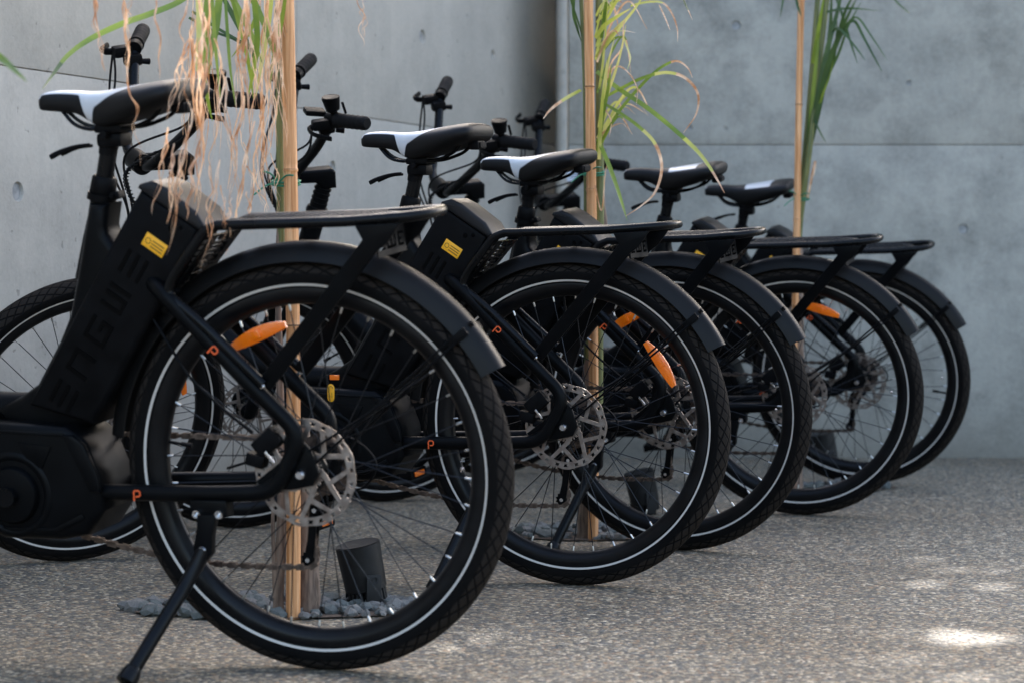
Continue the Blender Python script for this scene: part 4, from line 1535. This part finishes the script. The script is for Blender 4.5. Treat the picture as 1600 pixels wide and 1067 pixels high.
# dry strands: each hangs wavy from the crown, often split and looped at the end
def strand(px, y0, y1, Yd, w, drift, amp):
    pts = []
    n = 9
    ph = random.uniform(0, 6)
    for k in range(n + 1):
        t = k / n
        x = px + drift * t + amp * .55 * math.sin(ph + t * 7) * (.3 + .7 * t) + random.uniform(-1.3, 1.3)
        pts.append(at(x, y0 + (y1 - y0) * t, Yd + .05 * math.sin(ph + 4 * t)))
    return pts
def dry(pts, w):
    """one dried leaf split lengthwise into two or three curling ribbons that part and meet again"""
    sub = []
    for q in range(random.choice((2, 2, 3))):
        ph = random.uniform(0, 6.3); am = random.uniform(.002, .007); n = len(pts)
        off = [Vector((am * math.sin(ph + 1.5 * k) * math.sin(PI * k / (n - 1)), am * math.cos(ph + 1.2 * k), 0)) for k in range(n)]
        m0 = int(random.uniform(0, .3) * n) if q else 0
        pp = [p + o for p, o in zip(pts, off)][m0:]
        sub.append((pp, w * random.uniform(.35, .6), 3, (0, -1, .2), random.uniform(-3, 3)))
    return link('dry_leaf', ribbon_mesh(sub, 'dry_leaf').mesh('dry_leaf', LM, 60), pl1)
for (px, y0, y1, Yd, w, dr, amp) in [
        (143, -20, 112, 3.95, .006, 20, 4), (192, -20, 135, 3.9, .006, 10, 4), (205, -20, 50, 3.95, .005, -6, 3), (244, -20, 125, 4.0, .006, 6, 4),
        (200, 120, 260, 3.85, .004, 22, 6), (300, 40, 190, 3.9, .004, -40, 4), (310, 60, 178, 3.9, .004, -34, 4),
        (296, -20, 110, 4.05, .008, -20, 8), (312, -20, 150, 4.1, .010, 6, 8), (318, 20, 330, 4.0, .007, -12, 10), (300, 60, 300, 3.95, .006, 6, 10),
        (322, 100, 350, 4.0, .008, -20, 10), (335, 60, 260, 4.1, .006, 30, 10), (352, 120, 330, 4.1, .005, 20, 9), (300, 170, 400, 3.9, .005, -40, 8),
        (262, 200, 335, 3.85, .004, -22, 5), (272, 225, 350, 3.85, .004, -10, 5), (310, 230, 345, 3.9, .005, -20, 6), (326, 260, 380, 3.95, .004, 6, 5),
        (345, 290, 372, 4.0, .004, 14, 4), (385, 300, 365, 4.05, .004, 10, 4), (362, 310, 375, 4.0, .004, -14, 4),
        (380, 150, 360, 4.2, .005, -25, 8), (398, 190, 400, 4.2, .006, -45, 9), (412, 120, 345, 4.3, .006, -20, 9), (425, 60, 300, 4.5, .007, -22, 9),
        (418, -20, 180, 4.5, .010, 2, 9), (432, 20, 230, 4.5, .008, -10, 8), (405, 180, 330, 4.4, .005, 12, 9), (440, -20, 140, 4.55, .008, -12, 7),
        (372, 200, 300, 4.3, .004, 30, 6), (330, -20, 180, 4.12, .007, -10, 9), (345, 250, 420, 3.95, .004, -30, 6), (285, 260, 330, 3.9, .0035, -10, 4),
        (425, 240, 345, 4.6, .004, 14, 7), (394, 260, 345, 4.6, .004, 24, 6), (560, -20, 75, 4.3, .003, 8, 3), (566, 0, 60, 4.3, .0025, 4, 3),
        (302, 20, 210, 4.02, .005, 16, 9), (283, 90, 190, 3.95, .005, 18, 7), (338, 140, 300, 4.15, .005, -8, 8), (436, 150, 290, 4.55, .005, -30, 7)]:
    dry(strand(px, y0, y1, Yd, w, dr, amp), w)
for k in range(26):                          # drying fronds spread through the crown, in front of and behind the stake
    px = random.choice([random.uniform(300, 345), random.uniform(380, 440)])
    dry(strand(px, -20, random.uniform(120, 330), random.uniform(4.2, 4.75), .005, random.uniform(-30, 20), 9), random.uniform(.003, .006))

# ---- plant in the middle
P2 = Vector((.2075, 6.085, 0))
stake((P2.x - .005, P2.y - .02, -.05), (P2.x - .020, P2.y - .02, 2.3), .0115, 'tan bamboo stake standing beside the plant with arching yellow leaves')
pl2 = plant(P2.x, P2.y, 'young palm with yellow green leaves arching out over two saddles')
trunk(pl2, (P2.x - .030, P2.y + .02, -.05), .5, .024, M['husk'], (.02, 0))
trunk(pl2, (P2.x + .020, P2.y + .02, .60), .35, .013, M['husk'], (.0, 0), 'dead_stem')
stemtube(pl2, [(P2.x + .008, P2.y + .01, .2), (P2.x + .012, P2.y + .01, .9), (P2.x + .010, P2.y + .01, 1.4), (P2.x + .008, P2.y, 2.2)], .0125, M['greenstem'])
stemtube(pl2, [(P2.x - .02, P2.y + .02, .4), (P2.x - .024, P2.y + .02, 1.1), (P2.x - .040, P2.y + .02, 1.5), (P2.x - .05, P2.y, 2.2)], .007, M['greenstem'])
tie((P2.x - .004, P2.y - .006, at(925, 271, 6.08).z), .026, 'green tie round the stake of the yellow leaved plant')
Y2 = 6.05
def g2(tt): return 0 if tt < .5 else (2 if tt < .78 else 3)
B2 = [([(932, 112), (968, 140), (1010, 168), (1050, 200), (1085, 232), (1105, 256), (1120, 280), (1132, 302)], -.25, .016, g2),
      ([(938, 156), (972, 138), (1005, 122), (1040, 114), (1070, 122), (1090, 146), (1088, 178), (1068, 208)], -.3, .011, lambda t: 0 if t < .35 else (2 if t < .5 else 3)),
      ([(940, 160), (970, 178), (1000, 200), (1024, 226), (1034, 262), (1024, 300), (1002, 322), (978, 338)], -.35, .011, lambda t: 0 if t < .3 else (2 if t < .42 else 3)),
      ([(934, 218), (950, 255), (963, 290), (974, 325), (980, 345)], -.2, .015, 0),
      ([(940, 224), (965, 178), (1000, 136), (1030, 108), (1056, 96), (1074, 106), (1082, 122)], -.15, .010, lambda t: 0 if t < .6 else 3),
      ([(908, 141), (895, 148), (878, 158), (860, 172), (849, 186)], -.2, .011, lambda t: 2 if t < .5 else 3),
      ([(932, 90), (955, 60), (975, 35), (995, 10), (1010, -15)], -.2, .013, 2),
      ([(985, 10), (1010, 4), (1035, 5), (1050, 22), (1058, 45), (1059, 66)], -.2, .009, lambda t: 2 if t < .4 else 3),
      ([(930, 60), (945, 40), (962, 28), (985, 14)], -.1, .014, 2), ([(932, 90), (950, 62), (966, 42), (980, 28)], -.15, .013, 2),
      ([(936, 200), (944, 150), (948, 110), (960, 60)], -.1, .012, 2), ([(938, 180), (952, 140), (968, 90), (978, 40)], -.15, .009, 2),
      ([(934, 240), (940, 190), (950, 140), (955, 100)], -.1, .014, 0), ([(936, 250), (938, 200), (942, 150), (948, 95)], -.12, .012, 2),
      ([(942, 150), (955, 100), (972, 75), (974, 40), (978, 30)], -.2, .006, 3), ([(950, 125), (960, 105), (975, 108), (990, 122)], -.2, .006, 3),
      ([(952, 112), (968, 104), (985, 118), (996, 140), (994, 165)], -.22, .005, 3), ([(945, 170), (955, 190), (952, 215)], -.1, .005, 3),
      ([(898, -20), (896, 20), (902, 45), (908, 65)], .05, .010, 1), ([(888, -20), (895, 10), (905, 40), (909, 58)], .05, .007, 1),
      ([(975, 60), (980, 75), (985, 92), (980, 110)], -.2, .006, 2), ([(1060, -20), (1070, 5), (1076, 18), (1082, 32)], -.4, .006, lambda t: 1 if t < .6 else 3),
      ([(940, 60), (945, 20), (950, -20)], -.05, .012, 0), ([(948, 30), (965, 0), (985, -25)], -.1, .010, 2), ([(930, 290), (940, 330), (946, 270), (952, 250)], -.05, .004, 3),
      ([(936, 140), (942, 100), (946, 50), (950, 0)], -.06, .008, 2), ([(1030, 8), (1040, 30), (1047, 48)], -.25, .005, 3)]
for pl, dY, w, mi in B2:
    blade(pl2, px_path(pl, Y2, dY), w * .78, mi, twist=random.uniform(-.7, .9))
for k in range(22):
    x0, y0 = random.uniform(930, 942), random.uniform(20, 240)
    dx, up_ = random.uniform(10, 60), random.uniform(20, 90)
    x1, y1 = x0 + dx * .5, y0 - up_ * .7
    pl = [(x0, y0), (x1, y1), (x0 + dx, y0 - up_), (x0 + dx * random.uniform(1.2, 1.7), y0 - up_ * random.uniform(.2, .9))]
    tone = random.choice((0, 2, 2, 3))
    blade(pl2, px_path(pl, Y2, random.uniform(-.2, .1)), random.uniform(.004, .008), tone if tone == 3 else (lambda t, q=tone: q if t < .7 else 3), twist=random.uniform(-1.5, 1.5))
# ---- plant by the end wall
P3 = Vector((.862, 7.42, 0))
st_b = at(1238, 372, 7.42)
stake((st_b.x - .012, P3.y - .02, -.05), (at(1262, -120, 7.42).x, P3.y - .02, 2.2), .0098, 'reddish bamboo stake standing beside the dark green plant')
pl3 = plant(P3.x, P3.y, 'young palm with upright dark green leaves near the end wall')
trunk(pl3, (st_b.x + .012, P3.y + .01, -.05), 1.05, .021, M['husk'], (.015, 0))
stemtube(pl3, [(st_b.x + .012, P3.y + .01, .7), at(1258, 250, 7.42), at(1270, 100, 7.42), at(1282, -60, 7.42)], .012, M['greenstem'])
stemtube(pl3, [(st_b.x + .018, P3.y, .8), at(1265, 230, 7.4), at(1280, 100, 7.4), at(1300, -60, 7.4)], .011, M['greenstem'])
tie((at(1252, 310, 7.42).x, P3.y - .004, at(1252, 310, 7.42).z), .024, 'green tie round the stake of the dark green plant')
for pl, dY, w, mi in [
        ([(1262, 250), (1268, 180), (1278, 100), (1288, 20), (1295, -30)], 0, .02, 1), ([(1264, 240), (1275, 170), (1290, 90), (1308, 20), (1320, -30)], -.05, .018, 1),
        ([(1266, 230), (1282, 150), (1298, 90), (1318, 40), (1340, -5)], -.1, .016, 1), ([(1268, 220), (1285, 140), (1296, 60), (1300, -20)], .02, .018, 1),
        ([(1272, 190), (1290, 110), (1310, 60), (1330, 32), (1342, 30), (1358, 52), (1378, 82), (1386, 95)], -.2, .010, 1),
        ([(1275, 170), (1300, 90), (1320, 45), (1335, 34), (1350, 60), (1366, 90), (1378, 112)], -.15, .010, 1),
        ([(1290, 100), (1305, 70), (1320, 20), (1335, -10)], -.1, .012, 1), ([(1295, 60), (1310, 45), (1335, 72), (1352, 95)], -.2, .008, 1),
        ([(1288, 20), (1320, 14), (1350, 15), (1376, 18)], -.2, .009, 1), ([(1276, 180), (1285, 150), (1296, 120), (1302, 95)], -.1, .007, 0),
        ([(1272, 182), (1278, 200), (1285, 214), (1291, 224)], -.1, .006, 1), ([(1300, -20), (1318, 30), (1330, 70), (1340, 100), (1346, 62)][:4], -.05, .008, 1),
        ([(1228, -25), (1222, 10), (1219, 28)], -.1, .006, 1), ([(1240, -25), (1246, 8), (1252, 26)], -.05, .009, 1), ([(1386, -20), (1400, 2), (1415, 16), (1422, 22)], -.2, .007, 1),
        ([(1262, 310), (1270, 270), (1274, 252), (1272, 270), (1266, 286)], -.05, .008, 3), ([(1270, 100), (1280, 40), (1290, -20)], -.1, .013, 0), ([(1286, 120), (1300, 100), (1306, 70), (1308, 30)], -.08, .010, 1),
        ([(1268, 200), (1292, 125), (1310, 85), (1326, 40), (1345, 5)], -.12, .009, 1), ([(1264, 215), (1270, 150), (1276, 90), (1284, 10)], -.04, .012, 0)]:
    blade(pl3, px_path(pl, 7.40, dY), w, mi, twist=random.uniform(-.6, .6))

# ================================================================== PLANTING HOLES WITH STONES
def stone_mesh(k):
    rnd = random.Random(100 + k)
    bm = bmesh.new()
    bmesh.ops.create_icosphere(bm, subdivisions=1, radius=1)
    for v in bm.verts:
        v.co *= rnd.uniform(.72, 1.15)
        v.co.z *= .7
    me = bpy.data.meshes.new('stone')
    bm.to_mesh(me); bm.free()
    me.materials.append(M['stone'] if k % 2 else M['stone2'])
    return me
STONES = [stone_mesh(k) for k in range(8)]
def bed(c, rx, ry, n, label):
    o = link('stone_bed', None)
    tag(o, kind='structure')
    m = MB()
    vs = [(c[0], c[1], .003)]
    for k in range(32):
        a = 2 * PI * k / 32
        q = 1 + .06 * math.sin(3 * a) + .05 * math.sin(7 * a + 1)
        vs.append((c[0] + rx * q * math.cos(a), c[1] + ry * q * math.sin(a), .004))
    m.add(vs, [(0, 1 + k, 1 + (k + 1) % 32) for k in range(32)])
    link('soil', m.mesh('soil', M['soil'], flat=True), o)
    for k in range(n):
        a = random.uniform(0, 2 * PI); q = math.sqrt(random.random())
        s = random.uniform(.009, .021)
        p = Vector((c[0] + rx * q * math.cos(a), c[1] + ry * q * math.sin(a), s * .3 + .004))
        Mx = Matrix.Translation(p) @ Matrix.Rotation(random.uniform(0, 6.28), 4, 'Z') @ Matrix.Rotation(random.uniform(-.5, .5), 4, 'X') @ Matrix.Diagonal((s * random.uniform(.9, 1.4), s, s * random.uniform(.8, 1.1), 1))
        link('stone', STONES[random.randrange(8)], o, Mx)
    return o
bed((-.47, 4.80), .30, .15, 190, '')
bed((.20, 6.20), .28, .15, 120, '')
bed((.93, 7.55), .26, .14, 60, '')

# ================================================================== GROUND SPOTLIGHTS
def spot(pos, tilt, rz, label, sc=1.0):
    o = link('ground_spotlight', None)
    o.matrix_world = Matrix.Translation(pos) @ Matrix.Rotation(rz, 4, 'Z') @ Matrix.Scale(sc, 4)
    tag(o, label, 'lamp', 'black spotlights at the foot of the plants')
    m = MB()
    hgt = .075
    axd = Vector((math.sin(tilt), 0, math.cos(tilt)))
    c = Vector((0, 0, .055))
    m.tube([c - axd * .030, c - axd * .028, c + axd * .058, c + axd * .060, c + axd * .054, c + axd * .05], [.036, .040, .043, .0415, .037, .0], 32)
    link('housing', m.mesh('housing', M['lamp'], 40), o)
    m = MB()
    for k in range(22):
        a = 2 * PI * k / 22
        u1 = axd.cross(Vector((0, 1, 0))).normalized(); v1 = axd.cross(u1)
        p = c + (u1 * math.cos(a) + v1 * math.sin(a)) * .034
        m.tube([p - axd * .030, p - axd * .052], .0035, 6)
    m.tube([c - axd * .03, c - axd * .054], .026, 20)
    link('cooling_fin', m.mesh('cooling_fin', M['lamp'], 40), o)
    m = MB()
    for s in (-1, 1):
        m.box((0, s * .048, .027), (.03, .004, .062), None, 0, .001)
    m.box((0, 0, .0), (.03, .1, .006), None, 0, .001)
    br = link('bracket', m.mesh('bracket', M['lamp'], 40), o)
    m = MB()
    m.lathe([(0, .005), (.0045, .005), (.006, 0)], 14, (0, -.054, .048))
    m.v = [(a, b - .0, d) for a, b, d in m.v]
    link('screw', m.mesh('screw', M['bolt']), o)
    return o
spot((-.298, 4.86, .006), R_(-12), R_(28), 'black spotlight in the stones under the dry leaved plant', 1.05)
spot((.365, 6.76, .004), R_(-14), R_(25), 'black spotlight beyond the plant with arching yellow leaves', 1.0)
spot((1.075, 8.36, .004), R_(-14), R_(25), 'black spotlight at the foot of the end wall', 1.05)

# ================================================================== PAPER NOTICE ON THE WALL
m = MB()
nq = at(902, 272, WR - .004)
m.box((nq.x, WR - .004, nq.z), (.075, .002, .055), None, 0)
random.seed(3)
for k in range(5):
    m.box((nq.x - .004 + random.uniform(-.006, .006), WR - .0054, nq.z + .018 - k * .008), (.05 + random.uniform(-.012, .006), .0006, .003), None, 1)
no = link('paper_notice', m.mesh('paper_notice', [mat('white_paper', (.62, .66, .74), .7), mat('notice_ink', (.08, .09, .12), .7)]))
tag(no, 'small white paper notice stuck low on the end wall', 'notice')

# ================================================================== UNSEEN SHADE TREE ADDED BEHIND THE WALL (blocks and dapples the sun)
random.seed(21)
tc = Vector((.25, 5.4, .6)) + sun_dir * 9.0
tree = link('added_shade_tree', None)
tag(tree, 'broad leafy tree added out of view behind the concrete wall for shade', 'tree')
m = MB()
tb = Vector((tc.x + .5, tc.y + .9, 0))
m.tube(spline([tb, tb + Vector((-.1, 0, 1.5)), tb + Vector((-.2, -.2, 3.2)), tc + Vector((0, 0, -.4))], 5), [.2, .19, .18, .17, .165, .16, .155, .15, .14, .13, .12, .11, .1, .09, .08, .05], 12)
for k in range(9):
    a = k * .7
    e = tc + Vector((2.2 * math.cos(a), 2.3 * math.sin(a), random.uniform(-.4, .9)))
    m.tube(spline([tb + Vector((-.2, -.2, 3.0 + .12 * k)), (tb + Vector((-.2, -.2, 3.6)) + e) / 2 + Vector((0, 0, .25)), e], 4), [.07] * 4 + [.045] * 4 + [.02], 7)
link('trunk', m.mesh('trunk', M['bark']), tree)
# places where the added crown is opened to let sun through: (point, radius)
GAPS = []
def gap(p, r, e=.8): GAPS.append((Vector(p), r, e))
for bi, pts in ((0, ((.44, 0, .98, .03), (.34, 0, .98, .03), (.05, 0, .76, .02), (-.13, -.02, .76, .02))),
                (1, ((.45, 0, .98, .03), (.34, 0, .98, .03))), (2, ((.45, 0, .96, .025), (.33, 0, .96, .03))), (3, ((.30, 0, .97, .025),)), (4, ((.30, 0, .965, .025),))):
    for (x, y, z, r) in pts:
        gap(BIKE_M[bi] @ Vector((x, y, z)), r, .3)
for (xa, ya), (xb, yb), n_, r in (((1425, 988), (1600, 1006), 9, .026), ((1545, 912), (1600, 922), 5, .022), ((1380, 1036), (1420, 1026), 4, .024), ((1400, 1012), (1432, 1020), 3, .02), ((1560, 1040), (1600, 1052), 4, .024), ((1500, 942), (1530, 938), 2, .008)):
    for k in range(n_):
        d = at(xa + (xb - xa) * k / (n_ - 1), ya + (yb - ya) * k / (n_ - 1), 1) - Vector((0, 0, CAMH))
        gap(Vector((0, 0, CAMH)) + d * (CAMH / -d.z), r, .1)
for p in ((990, 190), (960, 60), (950, 140), (940, 240)): gap(at(*p, 5.95), .08)
for p in ((330, 60), (400, 40), (425, 150), (230, 40), (430, 60)): gap(at(*p, 4.25), .10)
KEEP = [BIKE_M[b] @ Vector(q) for b in (0, 1, 2) for q in ((.20, 0, .82), (.18, 0, .70), (.40, -.05, .33))]  # leaves stay on these rays, so these points remain shaded
m = MB()
cl = [tc + Vector((random.gauss(0, 1.25), random.gauss(0, 1.35), random.gauss(0, .55))) for _ in range(60)]
NL = 15000
v, f = [], []
a1 = sun_dir.cross(Vector((0, 0, 1))).normalized(); a2 = sun_dir.cross(a1)
cnt = 0
for k in range(NL):
    if k % 3:
        while True:
            q = Vector((random.uniform(-1, 1), random.uniform(-1, 1), random.uniform(-1, 1)))
            if q.length < 1: break
        c = tc + a1 * q.x * 3.1 + a2 * q.y * 3.3 + sun_dir * q.z * 1.0
    else:
        c = random.choice(cl) + Vector((random.gauss(0, .4), random.gauss(0, .4), random.gauss(0, .3)))
    if c.z < 2.3: continue
    s = random.uniform(.055, .10)
    bad = False
    for (p, r, e) in GAPS:
        d = c - p
        if (d - sun_dir * d.dot(sun_dir)).length < r + s * e:
            bad = True; break
    if bad:
        for p in KEEP:
            d = c - p
            if (d - sun_dir * d.dot(sun_dir)).length < .16:
                bad = False; break
    if bad: continue
    n = Vector((random.gauss(0, .6), random.gauss(0, .6), 1)).normalized()
    t = n.cross(Vector((random.random() - .5, random.random() - .5, .1))).normalized(); b = n.cross(t)
    o = len(v)
    v += [tuple(c - t * s * 1.5), tuple(c - b * s * .75), tuple(c + t * s * 1.5 - n * s * .2), tuple(c + b * s * .75)]
    f.append((o, o + 1, o + 2, o + 3))
m.add(v, f)
link('crown', m.mesh('crown', M['treeleaf'], flat=True), tree)
